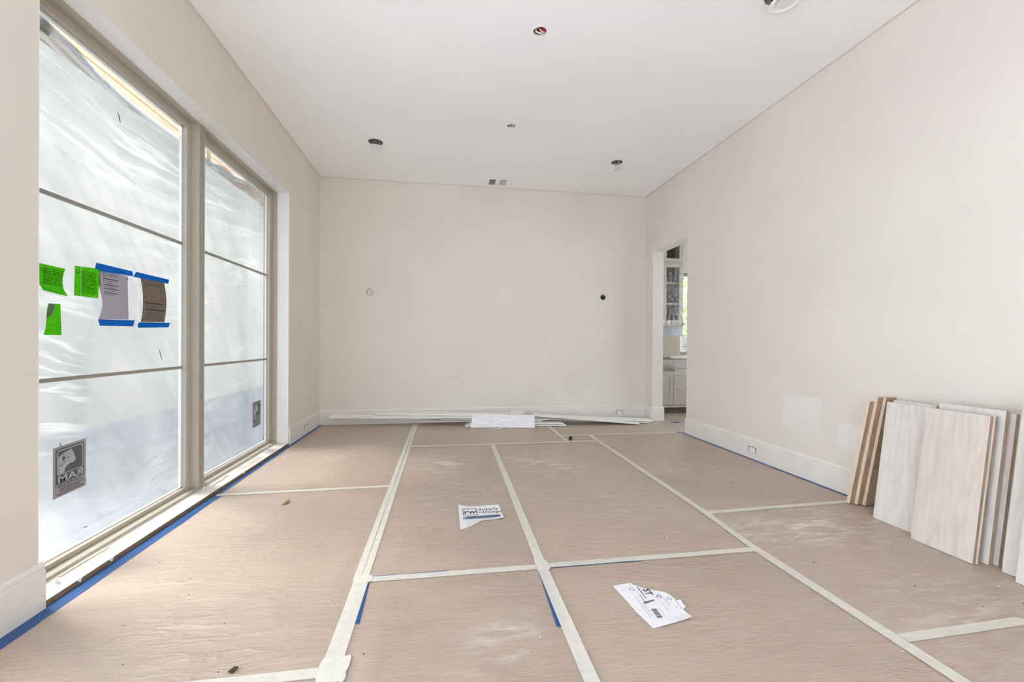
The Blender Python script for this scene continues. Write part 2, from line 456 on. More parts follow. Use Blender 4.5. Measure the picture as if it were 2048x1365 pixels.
struct(MB().box(XL-.3, PX, BACK-.2, PY+.2, -.12, 0).build('floor', 'slab'), 'bare floor slab below the brown protective paper')
wl = MB()
wl.box(XL-.22, XL, BACK, -1.3, 0, H); wl.box(XL-.22, XL, 1.5, WY0, 0, H); wl.box(XL-.22, XL, -1.3, 1.5, WZ1, H); wl.box(XL-.22, XL, -1.3, 1.5, 0, .03); wl.box(XL-.22, XL, WY1, D, 0, H); wl.box(XL-.22, XL, WY0, WY1, WZ1, H)  # opening beside the camera is unseen, added to light the right wall
struct(wl.build('wall_left', 'wall'), 'warm white painted wall around the big two-part window')
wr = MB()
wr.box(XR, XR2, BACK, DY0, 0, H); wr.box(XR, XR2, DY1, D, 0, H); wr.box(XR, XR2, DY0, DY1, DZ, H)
struct(wr.build('wall_right', 'wallr'), 'warm white painted wall with the doorway and two paler patches')
WB = [(-1.013, 1.818, .052), (2.346, 1.823, .045)]
mb = plate_with_holes([XL, -1.113, -.913, 2.246, 2.446, XR], [0, 1.72, 1.92, H], WB, lambda u, v: (u, D, v))
mb.box(XL-.3, XR2, D+.12, D+.14, 0, H)
struct(mb.build('wall_far', 'wall'), 'plain warm white far wall with two round boxes')
CH = [(.664, 3.029, .050), (.669, 4.40, .046), (-.767, 5.0, .080), (2.085, 5.06, .068), (2.095, 2.47, .080)]
mb = plate_with_holes([XL-.3, -.92, -.61, .55, .78, 1.95, 2.27, PX], [BACK-.2, 2.32, 2.62, 2.9, 3.15, 4.28, 4.52, 4.88, 5.18, PY+.2], CH, lambda u, v: (u, v, H))
mb.box(XL-.3, PX, BACK-.2, PY+.2, H+.16, H+.18)
struct(mb.build('ceiling', 'ceil'), 'flat white ceiling with cut-out holes for lights')
wb = MB(); wb.box(XL, -.6, BACK-.15, BACK, 0, H); wb.box(.9, XR, BACK-.15, BACK, 0, H); wb.box(-.6, .9, BACK-.15, BACK, 2.6, H); wb.box(-.6, .9, BACK-.15, BACK, 0, .04)  # unseen opening added to brighten the room from behind
struct(wb.build('wall_back', 'wall'), 'wall behind the viewer with an added opening that lets daylight in')
# pantry shell
WPX0, WPX1, WPZ0, WPZ1 = 4.12, 5.2, .93, 2.39
pw = MB()
pw.box(XR2, WPX0, PY, PY+.15, 0, H); pw.box(WPX1, PX, PY, PY+.15, 0, H); pw.box(WPX0, WPX1, PY, PY+.15, 0, WPZ0); pw.box(WPX0, WPX1, PY, PY+.15, WPZ1, H)
struct(pw.build('wall_pantry_back', 'wall'), 'pantry wall with a window beyond the doorway')
pw = MB(); pw.box(PX, PX+.1, 2.5, 4.2, 0, H); pw.box(PX, PX+.1, 5.6, PY, 0, H); pw.box(PX, PX+.1, 4.2, 5.6, 0, .9); pw.box(PX, PX+.1, 4.2, 5.6, 2.4, H); pw.box(XR2, PX, 2.4, 2.5, 0, H); pw.box(XR2-.04, XR2, D, PY+.15, 0, H)  # opening in the side wall is added to brighten the pantry
struct(pw.build('wall_pantry_side', 'wall'), 'pantry side walls beyond the doorway')
# thin line of wall paint cut in onto the ceiling edges
struct(MB().box(XL, XL+.016, BACK, D, H-.0012, H+.001).build('trim_1', 'wall'), 'line of wall paint on the ceiling edge above the window')
struct(MB().box(XR-.016, XR, BACK, D, H-.0012, H+.001).build('trim_2', 'wall'), 'line of wall paint on the ceiling edge at the doorway wall')
struct(MB().box(XL+.016, XR-.016, D-.02, D, H-.0012, H+.001).build('trim_3', 'wall'), 'line of wall paint on the ceiling edge at the far wall')

# baseboards
BP = [(0,0),(.017,0),(.017,.166),(.0125,.170),(.0125,.181),(.0150,.184),(.0120,.196),(.0060,.205),(0,.205)]
def baseboard(name, a, b, nrm, label):
    a = Vector(a); b = Vector(b); n = Vector(nrm)
    return struct(MB().prism([a + n*d + Vector((0,0,z)) for d, z in BP], b - a).build(name, 'base'), label)
baseboard('baseboard_left_near', (XL, 1.5, 0), (XL, 2.101, 0), (1,0,0), 'tall white baseboard below the left wall nearest the viewer')
baseboard('baseboard_left_far', (XL, 5.03, 0), (XL, D, 0), (1,0,0), 'tall white baseboard between the window and the far corner')
baseboard('baseboard_far', (XL+.017, D, 0), (XR-.017, D, 0), (0,-1,0), 'tall white baseboard along the far wall')
baseboard('baseboard_right', (XR, BACK, 0), (XR, DY0, 0), (-1,0,0), 'tall white baseboard along the right wall')
baseboard('baseboard_right_corner', (XR, DY1-.017, 0), (XR, D-.017, 0), (-1,0,0), 'short white baseboard between doorway and far corner')
baseboard('baseboard_door_far_side', (XR, DY1, 0), (XR2+.017, DY1, 0), (0,-1,0), 'short white baseboard wrapping into the doorway')
baseboard('baseboard_door_near_side', (XR, DY0, 0), (XR2, DY0, 0), (0,1,0), 'short white baseboard on the near side of the doorway')

# ------------------------------------------------------------------ big window on the left
X1, X2, XG = -1.788, -1.838, -1.872
def window_unit(name, y0, y1, wl_, wr_, label):
    root = struct(empty(name, (XG, (y0+y1)/2, .03)), label)
    z0, z1 = .030, WZ1
    fb, ft, sb, st, ss = .020, .014, .026, .050, .060       # frame sill, head; stop sill, head, side
    out = XG - .05
    MB().box(out, X1, y0, y1, z0, z0+fb).build('frame_sill', 'frame', root)
    MB().box(out, X1, y0, y1, z1-ft, z1).build('frame_head', 'frame', root)
    a0, a1 = y0+wl_, y1-wr_; b0, b1 = z0+fb, z1-ft
    MB().box(out, X1, y0, a0, b0, b1).build('frame_jamb', 'frame', root)
    MB().box(out, X1, a1, y1, b0, b1).build('frame_jamb', 'frame', root)
    for (q0, q1, r0, r1) in ((a0, a1, b0, b0+sb), (a0, a1, b1-st, b1)):
        s = MB().box(XG+.002, X2, q0, q1, r0, r1); o = s.build('glazing_stop', 'frame', root)
        zz = (r0+r1)/2
        MB().box(X2, X2+.0012, q0, q1, zz-.002, zz+.002).build('bead_line', 'bead', o)
    for (q0, q1) in ((a0, a0+ss), (a1-ss, a1)):
        o = MB().box(XG+.002, X2, q0, q1, b0+sb, b1-st).build('glazing_stop', 'frame', root)
        qq = q0 + .022
        MB().box(X2, X2+.0012, qq-.002, qq+.002, b0+sb, b1-st).build('bead_line', 'bead', o)
    g0, g1, h0, h1 = a0+ss, a1-ss, b0+sb, b1-st
    # pale spacer bead round the glass
    for (q0, q1, r0, r1) in ((g0, g1, h0, h0+.007), (g0, g1, h1-.009, h1), (g0, g0+.008, h0, h1), (g1-.010, g1, h0, h1)):
        MB().box(XG-.012, XG+.004, q0, q1, r0, r1).build('glass_bead', 'spacer', root)
    MB().box(XG-.006, XG-.002, g0, g1, h0, h1).build('glass_pane', 'glass', root)
    for zc in (1.837, .945):
        MB().box(XG-.001, XG+.008, g0, g1, zc-.010, zc+.010).build('muntin', 'muntin', root)
    keep(root); return root
YM = 3.5435
window_unit('window_1', WY0, YM, .012, .0385, 'nearer half of the large window, with notices taped to its glass')
w2 = window_unit('window_2', YM, WY1, .0385, .012, 'farther half of the large window, with a small dark sticker low on its glass')
mb = MB()
for yy in (YM-.018, YM+.002, YM+.018): mb.box(X1-.001, X1+.0008, yy-.0015, yy+.0015, .031, WZ1-.002)
o = mb.build('mullion_joint', 'groove', w2); o.matrix_parent_inverse = w2.matrix_world.inverted()
struct(MB().box(X1, XL+.001, WY0, WY1, WZ1-.002, WZ1).build('trim_5', 'trimw'), 'return above the window, whitened as if lit by the window')  # returns coloured whiter than the wall to carry the window's light
struct(MB().box(X1, XL+.001, WY1-.002, WY1, .03, WZ1-.002).build('trim_6', 'trimw'), 'return at the far side of the window, whitened as if lit by the window')
struct(MB().box(X1, XL+.001, WY0, WY0+.002, .03, WZ1-.002).build('trim_7', 'trimw'), 'return at the near side of the window, whitened as if lit by the window')
# sill board with raw front edge
sill = MB().hexa([(X1-.02,WY0,0),(XL+.006,WY0,0),(XL+.006,WY1,0),(X1-.02,WY1,0),(X1-.02,WY0,.03),(XL+.006,WY0,.03),(XL+.006,WY1,.03),(X1-.02,WY1,.03)], [0,0,0,1,0,0]).build('trim_4', ['base', 'raw'])
struct(sill, 'low white window sill board with raw brown front edge')
cb = MB(); pts = []
for i in range(60):
    yy = WY0+.03 + (WY1-WY0-.06)*i/59
    pts.append((X1+.004 + .0015*math.sin(i*1.7), yy, .032))
o = MB().tube(pts, .0045, 6).build('caulk_bead', 'caulk', sill)
# outlet-side chips knocked out of the sill's edge
for (yy, ln) in ((2.27, .03), (2.46, .035), (3.93, .03)):
    MB().prism([(XL+.005, yy, .031), (XL+.009, yy+.4*ln, .033), (XL+.006, yy+ln, .031), (XL+.0075, yy+.6*ln, .012)], (.0015, 0, 0)).build('paint_flake', 'white', sill)

def peg(x, y, label):
    root = empty('sill_peg', (x, y, .03))
    MB().lathe([(.0,0),(.013,0),(.013,.004),(.010,.006),(0,.006)], (x, y, .03), 16).build('foot', 'peg', root)
    MB().lathe([(.0,.006),(.0068,.006),(.0068,.024),(.0055,.027),(0,.027)], (x, y, .03), 16, ).build('stem', 'peg', root, True)
    tag(root, label, 'peg', 'white pegs standing on the window sill'); keep(root)
peg(-1.728, 2.25, 'small white plastic peg on the sill nearest the viewer')
peg(-1.748, 3.50, 'small white plastic peg on the sill in front of the window mullion')
peg(-1.752, 4.708, 'small white plastic peg on the sill near the far end of the window')

# scrap of clear film lying on the sill
def crumple(name, cx, cy, cz, sx, sy, amp, mat, seed):
    n = 12; vs = []; fs = []
    for i in range(n+1):
        for j in range(n+1):
            u, v = i/n-.5, j/n-.5
            z = amp*abs(noise.noise(Vector((u*4+seed, v*4, seed))))*1.6
            vs.append((cx + u*sx + .01*noise.noise(Vector((v*5, seed, 1))), cy + v*sy, cz + z))
    for i in range(n):
        for j in range(n): a = i*(n+1)+j; fs.append((a, a+1, a+n+2, a+n+1))
    return pyd(name, vs, fs, mat, None, None, True)
tag(crumple('film_scrap', -1.72, 4.22, .031, .085, .42, .022, 'wrap', 3.), 'crumpled scrap of clear plastic lying on the window sill', 'plastic scrap')
# flakes of caulk lying on the sill by the mullion
tag(MB().tube([(-1.735, 3.58, .034), (-1.745, 3.68, .036), (-1.738, 3.74, .034), (-1.75, 3.80, .037), (-1.742, 3.86, .033)], [.003, .005, .004, .006, .003], 6).build('caulk_strip', 'caulk'),
    'loose crooked strip of cream caulk on the sill beside the mullion', 'caulk')
tag(MB().tube([(-1.766, 2.30, .034), (-1.768, 2.45, .035), (-1.762, 2.58, .034), (-1.758, 2.60, .036)], [.004, .005, .0055, .004], 6).build('caulk_strip', 'caulk'),
    'straight peeled strip of cream caulk on the sill nearest the viewer', 'caulk')

# plastic sheeting hung outside the glass
TOP = [(1.6,2.72),(2.30,2.735),(2.477,2.722),(2.58,2.710),(2.70,2.688),(2.86,2.660),(3.07,2.642),(3.32,2.648),(3.55,2.655),(3.72,2.648),(3.97,2.662),(4.30,2.690),(4.80,2.755),(5.256,2.80),(5.6,2.80)]
def topz(y):
    for (a, za), (b, zb) in zip(TOP, TOP[1:]):
        if a <= y <= b:
            t = (y-a)/(b-a); t = t*t*(3-2*t); return za + (zb-za)*t
    return TOP[-1][1]
def film():
    ny, nz = 150, 110; vs = []; fs = []; uvs = []
    for i in range(ny+1):
        y = 1.7 + (5.5-1.7)*i/ny
        for j in range(nz+1):
            k = j/nz; tz = topz(y); z = tz + (-.10-tz)*(k**1.1)
            # hanging folds: swags under the top edge, slanting creases lower down
            d = (tz - z)
            sw = .030*math.exp(-d/.30)*math.sin(d*42 + 2.0*noise.noise(Vector((y*1.3, d*2, 0))) )
            cr = noise.noise(Vector((y*3.2 + z*2.6, y*.5 - z*.4, 2.)))
            cr2 = (1-abs(noise.noise(Vector((y*5.5 + z*4.2, z*.35, 7.)))))**4
            fo = noise.noise(Vector((y*1.1, z*.8, 5.)))
            uvs.append((y, d)); vs.append((-1.985 + sw + .016*cr + .010*cr2 + .02*fo, y, z))
    for i in range(ny):
        for j in range(nz): a = i*(nz+1)+j; fs.append((a, a+1, a+nz+2, a+nz+1))
    o = pyd('plastic_sheeting', vs, fs, 'film', None, None, True)
    ul = o.data.uv_layers.new(name='UVMap')
    for lp in o.data.loops: ul.data[lp.index].uv = uvs[lp.vertex_index]
    return o
sheeting = tag(film(), 'milky plastic sheeting hung outside over the big window with sagging top', 'plastic sheet')
# folded hem along its sagging top
vs = []; fs = []
for i in range(121):
    y = 1.72 + 3.76*i/120; tz = topz(y)
    for k, (dx, dz) in enumerate(((.012, .004), (.022, -.012), (.010, -.028), (.020, -.040), (.012, -.052))):
        vs.append((-1.975 + dx + .004*noise.noise(Vector((y*4, k, 1))), y, tz + dz*(1 + .3*noise.noise(Vector((y*2, k, 3))))))
for i in range(120):
    for k in range(4): a = i*5+k; fs.append((a, a+1, a+6, a+5))
pyd('folded_hem', vs, fs, 'hem', sheeting, None, True)
for y0, z0, lab in ((2.440, 2.655, 'grey tape tab holding the plastic sheet at the near window edge'), (3.955, 2.648, 'grey tape tab holding the plastic sheet beside the mullion')):
    tag(MB().prism([(-1.962, y0, z0), (-1.962, y0+.062, z0+.002), (-1.962, y0+.060, z0+.100), (-1.962, y0+.002, z0+.096)], (.0008, 0, 0)).build('tape_tab', 'tab'), lab, 'tape')
# bits of dried leaf stuck to the sheet
MARKS = [((2.914,2.501),(2.936,2.445),.006,'thin dark leaf sliver stuck high on the plastic sheet'), ((3.296,1.081),(3.332,.998),.005,'thin dark twig stuck to the sheet above the lower muntin'),
         ((3.580,1.016),(3.599,.967),.010,'stubby dark leaf bit on the sheet near the mullion'), ((2.527,.616),(2.531,.572),.004,'tiny dark sliver on the sheet left of the large sticker'),
         ((2.672,.122),(2.700,.112),.006,'small dark scrap on the sheet below the large sticker')]
for (a, b, wd, lab) in MARKS:
    ya, za = a; yb, zb = b; my, mz = (ya+yb)/2, (za+zb)/2
    tag(MB().prism([(-1.93, ya, za), (-1.93, my+wd, mz+wd*.3), (-1.93, yb, zb), (-1.93, my-wd*.2, mz-wd*.4)], (.002, 0, 0)).build('leaf_fragment', 'leafbit'), lab, 'leaf bit')
for i, (yy, zz) in enumerate([(4.60,.02),(4.66,.035),(4.70,.05),(4.74,.045)]): pass

# outdoors beyond the sheet
sof = empty('porch_soffit', (-3, 3, 2.86))
for k in range(2):
    MB().box(-2.02 - .145*(k+1) + .008, -2.02 - .145*k, -2, 8, 2.86, 2.88).build('board', 'soffit', sof)
MB().box(-2.33, -2.0, -2, 8, 2.885, 2.93).build('backing', 'groove', sof)
tag(sof, 'peach wood boards of the porch ceiling seen above the sagging plastic sheet', 'soffit'); keep(sof)
struct(MB().box(-40, XL-.3, -30, 40, -.35, -.15).build('ground', 'ground_ext'), 'pale grey ground outside the window')
struct(MB().box(-5.4, -5.1, 4.2, 40, -.2, 5.6).build('wall_dim_backdrop', 'beige_ext'), 'added pale wall outdoors that dims the view through the plastic sheet')  # wall added to darken what shows through the film
struct(MB().box(-3.5, XL-.22, -3, 1.75, 2.95, 3.1).build('sun_block_roof', 'beige_ext'), 'added unseen roof outside that keeps sun off the side opening')  # unseen roof added to block sun from the added side opening
struct(MB().box(-5, 40, PY+.2, 60, -.5, -.30).build('ground_rear', 'ground_ext'), 'pale grey ground outside the pantry window')

# ------------------------------------------------------------------ writing helpers
def text_mesh(body, size, sx=1., bold=0.):
    cu = bpy.data.curves.new('t', 'FONT'); cu.body = body; cu.size = size; cu.align_x = 'CENTER'; cu.align_y = 'CENTER'
    cu.resolution_u = 3; cu.offset = bold
    ob = bpy.data.objects.new('t', cu); COL.objects.link(ob)
    bpy.context.view_layer.update()
    me = bpy.data.meshes.new_from_object(ob.evaluated_get(bpy.context.evaluated_depsgraph_get()))
    bpy.data.objects.remove(ob); bpy.data.curves.remove(cu)
    for v in me.vertices: v.co.x *= sx
    return me
def lettering(name, body, size, f, mat, parent, u0, v0, sx=1., bold=0., rot=0.):
    me = text_mesh(body, size, sx, bold); c, s = math.cos(rot), math.sin(rot)
    for v in me.vertices:
        x, y = v.co.x, v.co.y
        v.co = f(u0 + x*c - y*s, v0 + x*s + y*c)
    me.update(); me.materials.clear()
    return link(name, me, mat, parent)
def flat(f, poly): return [f(u, v) for u, v in poly]
def patch(name, f, poly, mat, parent=None):
    vs = flat(f, poly); return pyd(name, vs, [tuple(range(len(vs)))], mat, parent)
def patches(name, f, polys, mat, parent=None):
    vs = []; fs = []
    for p in polys: fs.append(tuple(range(len(vs), len(vs)+len(p)))); vs += flat(f, p)
    o = pyd(name, vs, fs, mat, parent)
    if len(polys) > 1: o['kind'] = 'stuff'
    return o
def rect(u0, u1, v0, v1): return [(u0,v0),(u1,v0),(u1,v1),(u0,v1)]
def rrect(u0, u1, v0, v1, r, n=5):
    p = []
    for cu, cv, a0 in ((u1-r, v1-r, 0), (u0+r, v1-r, 90), (u0+r, v0+r, 180), (u1-r, v0+r, 270)):
        for k in range(n+1):
            a = math.radians(a0 + 90*k/n); p.append((cu + r*math.cos(a), cv + r*math.sin(a)))
    return p
def circ(cu, cv, r, n=20, sx=1.): return [(cu + sx*r*math.cos(2*math.pi*k/n), cv + r*math.sin(2*math.pi*k/n)) for k in range(n)]

# ------------------------------------------------------------------ stickers and notices on the glass
# (print is read from outdoors, so it appears mirrored from inside)
def window_sticker(y0, z0, wd, ht, label, name='window_sticker'):
    def lay(k):
        return lambda u, v: (XG + .0006 + .0004*k, y0 + u*wd, z0 + v*ht + .010*u*(wd/.19))
    base = MB().prism(flat(lay(0), rect(0, 1, 0, 1)), (-.0008, 0, 0)).build(name, 'stk')
    patch('dark_field', lay(1), rrect(.07, .93, .185, .955, .06), 'stkdark', base)
    # picture frame line
    patch('picture_border', lay(2), rrect(.11, .90, .43, .925, .06), 'stklight', base)
    patch('picture_field', lay(3), rrect(.135, .875, .445, .905, .05), 'stkdark', base)
    head = [(.14,.46),(.32,.455),(.33,.52),(.40,.575),(.50,.60),(.58,.595),(.64,.615),(.66,.66),(.63,.72),(.60,.78),(.58,.83),(.52,.885),(.40,.865),(.26,.84),(.14,.80)]
    patch('animal_head', lay(4), head, 'stklight', base)
    patches('dark_curl', lay(5), [circ(.295,.735,.052,18,.85), [(.36,.715),(.50,.722),(.50,.732),(.37,.74)], [(.16,.625),(.25,.635),(.36,.665),(.25,.615),(.17,.605)]], 'stkdark', base)
    patches('scan_lines', lay(6), [rect(.14, .60, q, q+.006) for q in (.66,.78,.82,.86)] + [rect(.62, .87, q, q+.005) for q in (.55,.60,.65,.70,.75,.80,.85)], 'stkdark', base)
    # mirrored words
    mf = lambda u, v: lay(5)(1-u/wd, v/ht)
    lettering('lettering', 'RAM', .047*wd/.19, mf, 'stklight', base, .49*wd, .338*ht, 1.55, .0009)
    lettering('lettering', 'WINDOWS', .0225*wd/.19, mf, 'stklight', base, .49*wd, .226*ht, 1.45, .0003)
    rnd = random.Random(5); q = []
    for r, (a, b) in enumerate(((.18, .92), (.20, .80), (.10, .92))):
        u = a
        while u < b:
            s = rnd.uniform(.018, .05); q.append(rect(u, min(b, u+s), .135-.048*r, .163-.048*r)); u += s + .014
    patches('small_print', lay(5), q, 'stkdark', base)
    return tag(base, label, 'sticker', 'window maker stickers on the glass')
window_sticker(2.413, .360, .195, .250, 'large dark sticker with an animal head low on the nearer window pane')
window_sticker(4.625, .268, .190, .256, 'small-looking dark sticker with an animal head low on the farther pane')

def curled_paper(name, corners, mat, curl, nu=14, nv=14, x0=XG+.003, th=True):
    # bilinear patch between four (y, z) corners: bl, br, tr, tl, with a curl function giving offset into the room
    vs = []; fs = []
    for i in range(nu+1):
        for j in range(nv+1):
            u, v = i/nu, j/nv
            y = (1-u)*(1-v)*corners[0][0] + u*(1-v)*corners[1][0] + u*v*corners[2][0] + (1-u)*v*corners[3][0]
            z = (1-u)*(1-v)*corners[0][1] + u*(1-v)*corners[1][1] + u*v*corners[2][1] + (1-u)*v*corners[3][1]
            dx, dy, dz = curl(u, v); vs.append((x0 + dx, y + dy, z + dz))
    for i in range(nu):
        for j in range(nv): a = i*(nv+1)+j; fs.append((a, a+1, a+nv+2, a+nv+1))
    return pyd(name, vs, fs, mat, None, None, True)
g1 = curled_paper('green_notice', [(2.345,1.366),(2.480,1.357),(2.478,1.493),(2.300,1.498)], 'green',
    lambda u, v: (.025*max(0, .45-v)**2*(1+2*abs(u-.5)), -.020*math.sin(math.pi*(1-v))*u, .012*max(0,.4-v)*(1-u)))
tag(g1, 'green square notice with curled lower corners beside the near window edge', 'notice', 'green notices on the window glass')
g2 = curled_paper('green_notice', [(2.525,1.366),(2.675,1.366),(2.688,1.528),(2.530,1.518)], 'green', lambda u, v: (.002+.004*u*u, 0, 0))
tag(g2, 'flat green square notice stuck beside the grey document', 'notice', 'green notices on the window glass')
patch('fold_strip', lambda u, v: (XG+.0065, 2.526+u*.045, 1.367+v*.152), rect(.85,.93,0,1), 'sleeve', g2)
g3 = curled_paper('green_notice', [(2.351,1.162),(2.452,1.162),(2.446,1.315),(2.378,1.313)], 'green',
    lambda u, v: (.003 + .003*(1-u)**2, .004*math.sin(v*6)*(1-u), 0))
tag(g3, 'narrow green notice with one side peeled back, below the others', 'notice', 'green notices on the window glass')
pyd('peeled_flap', [(XG+.0105,2.363,1.240),(XG+.0095,2.396,1.262),(XG+.0090,2.412,1.313),(XG+.0095,2.380,1.3125)], [(0,1,2,3)], 'docgrey', g3)
for g, (yy, zz) in ((g1, (2.352, 1.468)), (g2, (2.546, 1.490))):
    f = lambda u, v: (XG+.0072, yy+u, zz+v)
    ring = [circ(0,0,.010,18), ]
    vs = flat(f, circ(0,0,.0105,18)) + flat(f, circ(0,0,.0075,18)); fs = [(k, (k+1)%18, 18+(k+1)%18, 18+k) for k in range(18)]
    pyd('round_mark', vs, fs, 'ink', g)
def prints(parent, f, rows, mat, seed):
    rnd = random.Random(seed); q = []
    for (u0, u1, v, hh) in rows:
        u = u0
        while u < u1:
            s = rnd.uniform(.006, .022); q.append(rect(u, min(u1, u+s), v, v+hh)); u += s + .004
    return patches('print_lines', f, q, mat, parent)
M['greenink'] = mat_backlit('dark_green_print', (34, 98, 12), .6)
prints(g1, lambda u, v: (XG+.0068+.03*max(0,.05-v)**2, 2.35+u, 1.37+v), [(0,.11,.105-.009*k,.0035) for k in range(9)], 'greenink', 3)
prints(g2, lambda u, v: (XG+.0078, 2.54+u, 1.37+v), [(.03,.125,.125-.009*k,.0035) for k in range(13)], 'greenink', 4)

doc1 = curled_paper('document', [(2.676,1.252),(2.905,1.262),(2.897,1.519),(2.687,1.522)], 'docgrey', lambda u, v: (.006+.010*math.sin(math.pi*v)*(1-u), .018*math.sin(v*math.pi*2)*(1-u)*.8, 0))
tag(doc1, 'grey paper document taped to the glass, nearer of the two', 'document', 'documents taped to the window')
fd = lambda u, v: (XG+.018, 2.69+u, 1.25+v)
patches('print_lines', fd, [rect(.005,.12,.226,.231), rect(.010,.12,.194,.198), rect(.012,.12,.174,.178), rect(.015,.118,.150,.154)], 'ink', doc1)
prints(doc1, fd, [(.035,.115,.256,.003), (.035,.115,.247,.003), (.008,.10,.216,.002), (.008,.10,.204,.002), (.012,.10,.184,.002), (.014,.09,.163,.002), (.018,.09,.141,.002)], 'ink', 8)
vs = flat(fd, circ(.018,.250,.012,18)) + flat(fd, circ(.018,.250,.0098,18)); pyd('round_mark', vs, [(k, (k+1)%18, 18+(k+1)%18, 18+k) for k in range(18)], 'ink', doc1)
patches('tick_mark', fd, [[(.012,.252),(.017,.246),(.025,.257),(.017,.249)]], 'ink', doc1)
patch('round_dot', fd, circ(.190,.250,.0055,14), 'ink', doc1)
doc2 = curled_paper('document', [(3.014,1.252),(3.244,1.262),(3.240,1.528),(3.010,1.526)], 'docbrown', lambda u, v: (.004+.006*math.sin(math.pi*v), .012*math.sin(math.pi*v), 0))
tag(doc2, 'brown-grey paper document taped to the glass beside the mullion', 'document', 'documents taped to the window')
fd2 = lambda u, v: (XG+.0145, 3.03+u, 1.255+v)
patches('print_lines', fd2, [rect(.010,.195,.118,.126), rect(.010,.195,.076,.084)], 'ink', doc2)
prints(doc2, fd2, [(.012,.19,v,.0022) for v in (.02,.03,.04,.05,.06,.095,.105,.14,.235,.245)], 'ink', 9)
for par, yy, sg in ((doc1, 2.905, 1), (doc2, 3.000, -1)):
    f = lambda u, v: (XG+.005, yy+u*sg, 1.258+v)
    e = patch('sleeve_edge', f, rect(-.004, .014, 0, .245), 'sleeve', par)
    patches('punched_hole', lambda u, v: (XG+.0058, yy+u*sg, 1.258+v), [circ(.005, q, .005, 12) for q in (.02,.122,.225)], 'spacer', e)
TP = [([(2.639,1.523),(2.690,1.514),(2.926,1.524),(2.922,1.553),(2.649,1.556)], 'blue tape strip along the top of the grey document'),
      ([(2.660,1.251),(2.674,1.217),(2.927,1.222),(2.942,1.260)], 'blue tape strip along the bottom of the grey document'),
      ([(2.928,1.522),(3.261,1.523),(3.273,1.553),(2.953,1.555)], 'blue tape strip along the top of the brown document'),
      ([(2.972,1.215),(3.267,1.228),(3.283,1.260),(2.978,1.249),(2.966,1.232)], 'blue tape strip along the bottom of the brown document')]
for poly, lab in TP:
    tag(MB().prism([(XG+.0185, y, z) for y, z in poly], (.0008, 0, 0)).build('blue_tape', 'bluetape_w'), lab, 'tape', 'blue tape strips on the window documents')

# ------------------------------------------------------------------ floor paper
L1, L2, L3 = -.375, .500, 1.728
SEAM_V = [(L1, -3, 6.2), (L2, -3, 4.8), (L3, -3, 5.1), (1.40, 4.77, 6.2)]
SEAM_H = [(2.135, L1, L3), (4.77, L1, L3), (3.475, XL, L1), (1.55, XL, L1), (2.69, L3, XR), (1.41, L3, XR), (5.10, 1.40, XR)]
def hz(x, y):
    d = 1.
    for (sx, a, b) in SEAM_V:
        if a-.05 < y < b+.05: d = min(d, abs(x-sx)-.035)
    for (sy, a, b) in SEAM_H:
        if a-.05 < x < b+.05: d = min(d, abs(y-sy)-.035)
    d = min(d, x-XL-.06, XR-x-.06, D-y-.06)
    k = max(0, min(1, d/.10)); k = k*k*(3-2*k)
    if y > 4.75: k *= .5
    n1 = noise.noise(Vector((x*1.6+y*1.1, y*3.4-x*.8, .3)))
    n2 = (1-abs(noise.noise(Vector((x*2.2+y*1.8, y*4.6-x*1.2, 4.)))))**5
    near = max(0., min(1., (3.0-y)/1.5))*max(.35, min(1., (1.2-x)/1.2))
    return k*(.0045 + near*(.0060*n1 + .0085*n2) + .0012*n1)
def sheet(x0, x1, y0, y1, z, label):
    st = .028
    nx = max(2, int((x1-x0)/st)); ny = max(2, int((y1-y0)/st)); vs = []; fs = []
    for i in range(nx+1):
        for j in range(ny+1):
            x = x0 + (x1-x0)*i/nx; y = y0 + (y1-y0)*j/ny
            vs.append((x, y, z + (hz(x, y) if x < XR and y < D and y > .7 else 0)))
    for i in range(nx):
        for j in range(ny): a = i*(ny+1)+j; fs.append((a, a+ny+1, a+ny+2, a+1))
    return tag(pyd('floor_paper_sheet', vs, fs, 'kraft', None, None, True), label, 'floor paper', 'brown floor paper sheets')
E0 = XL + .045; E1 = XR - .030
sheet(E0, L1+.015, 3.465, 6.135, .0030, 'brown paper sheet on the floor at the far left corner')
sheet(E0, L1+.015, 1.54, 3.485, .0036, 'brown paper sheet below the nearer window half, wrinkled and pale with daylight')
sheet(E0, L1+.015, -1.5, 1.56, .0030, 'brown paper sheet in the near left corner of the floor')
sheet(L1-.015, L2+.015, -1.5, 2.145, .0024, 'brown paper sheet nearest the viewer between the two middle tape lines')
sheet(L1-.015, L2+.015, 2.125, 4.78, .0030, 'brown paper sheet carrying the torn label with the boxed logo')
sheet(L2-.015, L3+.015, -1.5, 2.145, .0018, 'brown paper sheet carrying the torn label with the barcode')
sheet(L2-.015, L3+.015, 2.125, 4.78, .0024, 'brown paper sheet in the middle of the floor with white dust')
sheet(L1-.015, 1.415, 4.76, 6.135, .0018, 'brown paper sheet in front of the stacked trim boards')
sheet(1.385, PX-.02, 5.09, 6.135, .0012, 'brown paper sheet running through the doorway')
sheet(XR2+.02, PX-.02, 6.12, 6.90, .0018, 'brown paper sheet below the pantry cabinets')
sheet(1.385, L3+.015, 4.76, 5.11, .0018, 'small brown paper piece between the short tape lines')
sheet(L3-.010, E1, 2.68, 5.11, .0030, 'brown paper sheet along the right wall up to the doorway')
sheet(L3-.022, E1, 1.40, 2.70, .0032, 'brown paper sheet in front of the leaning plywood, dusty white')
sheet(L3-.022, E1, -1.5, 1.42, .0026, 'brown paper sheet in the near right corner of the floor')

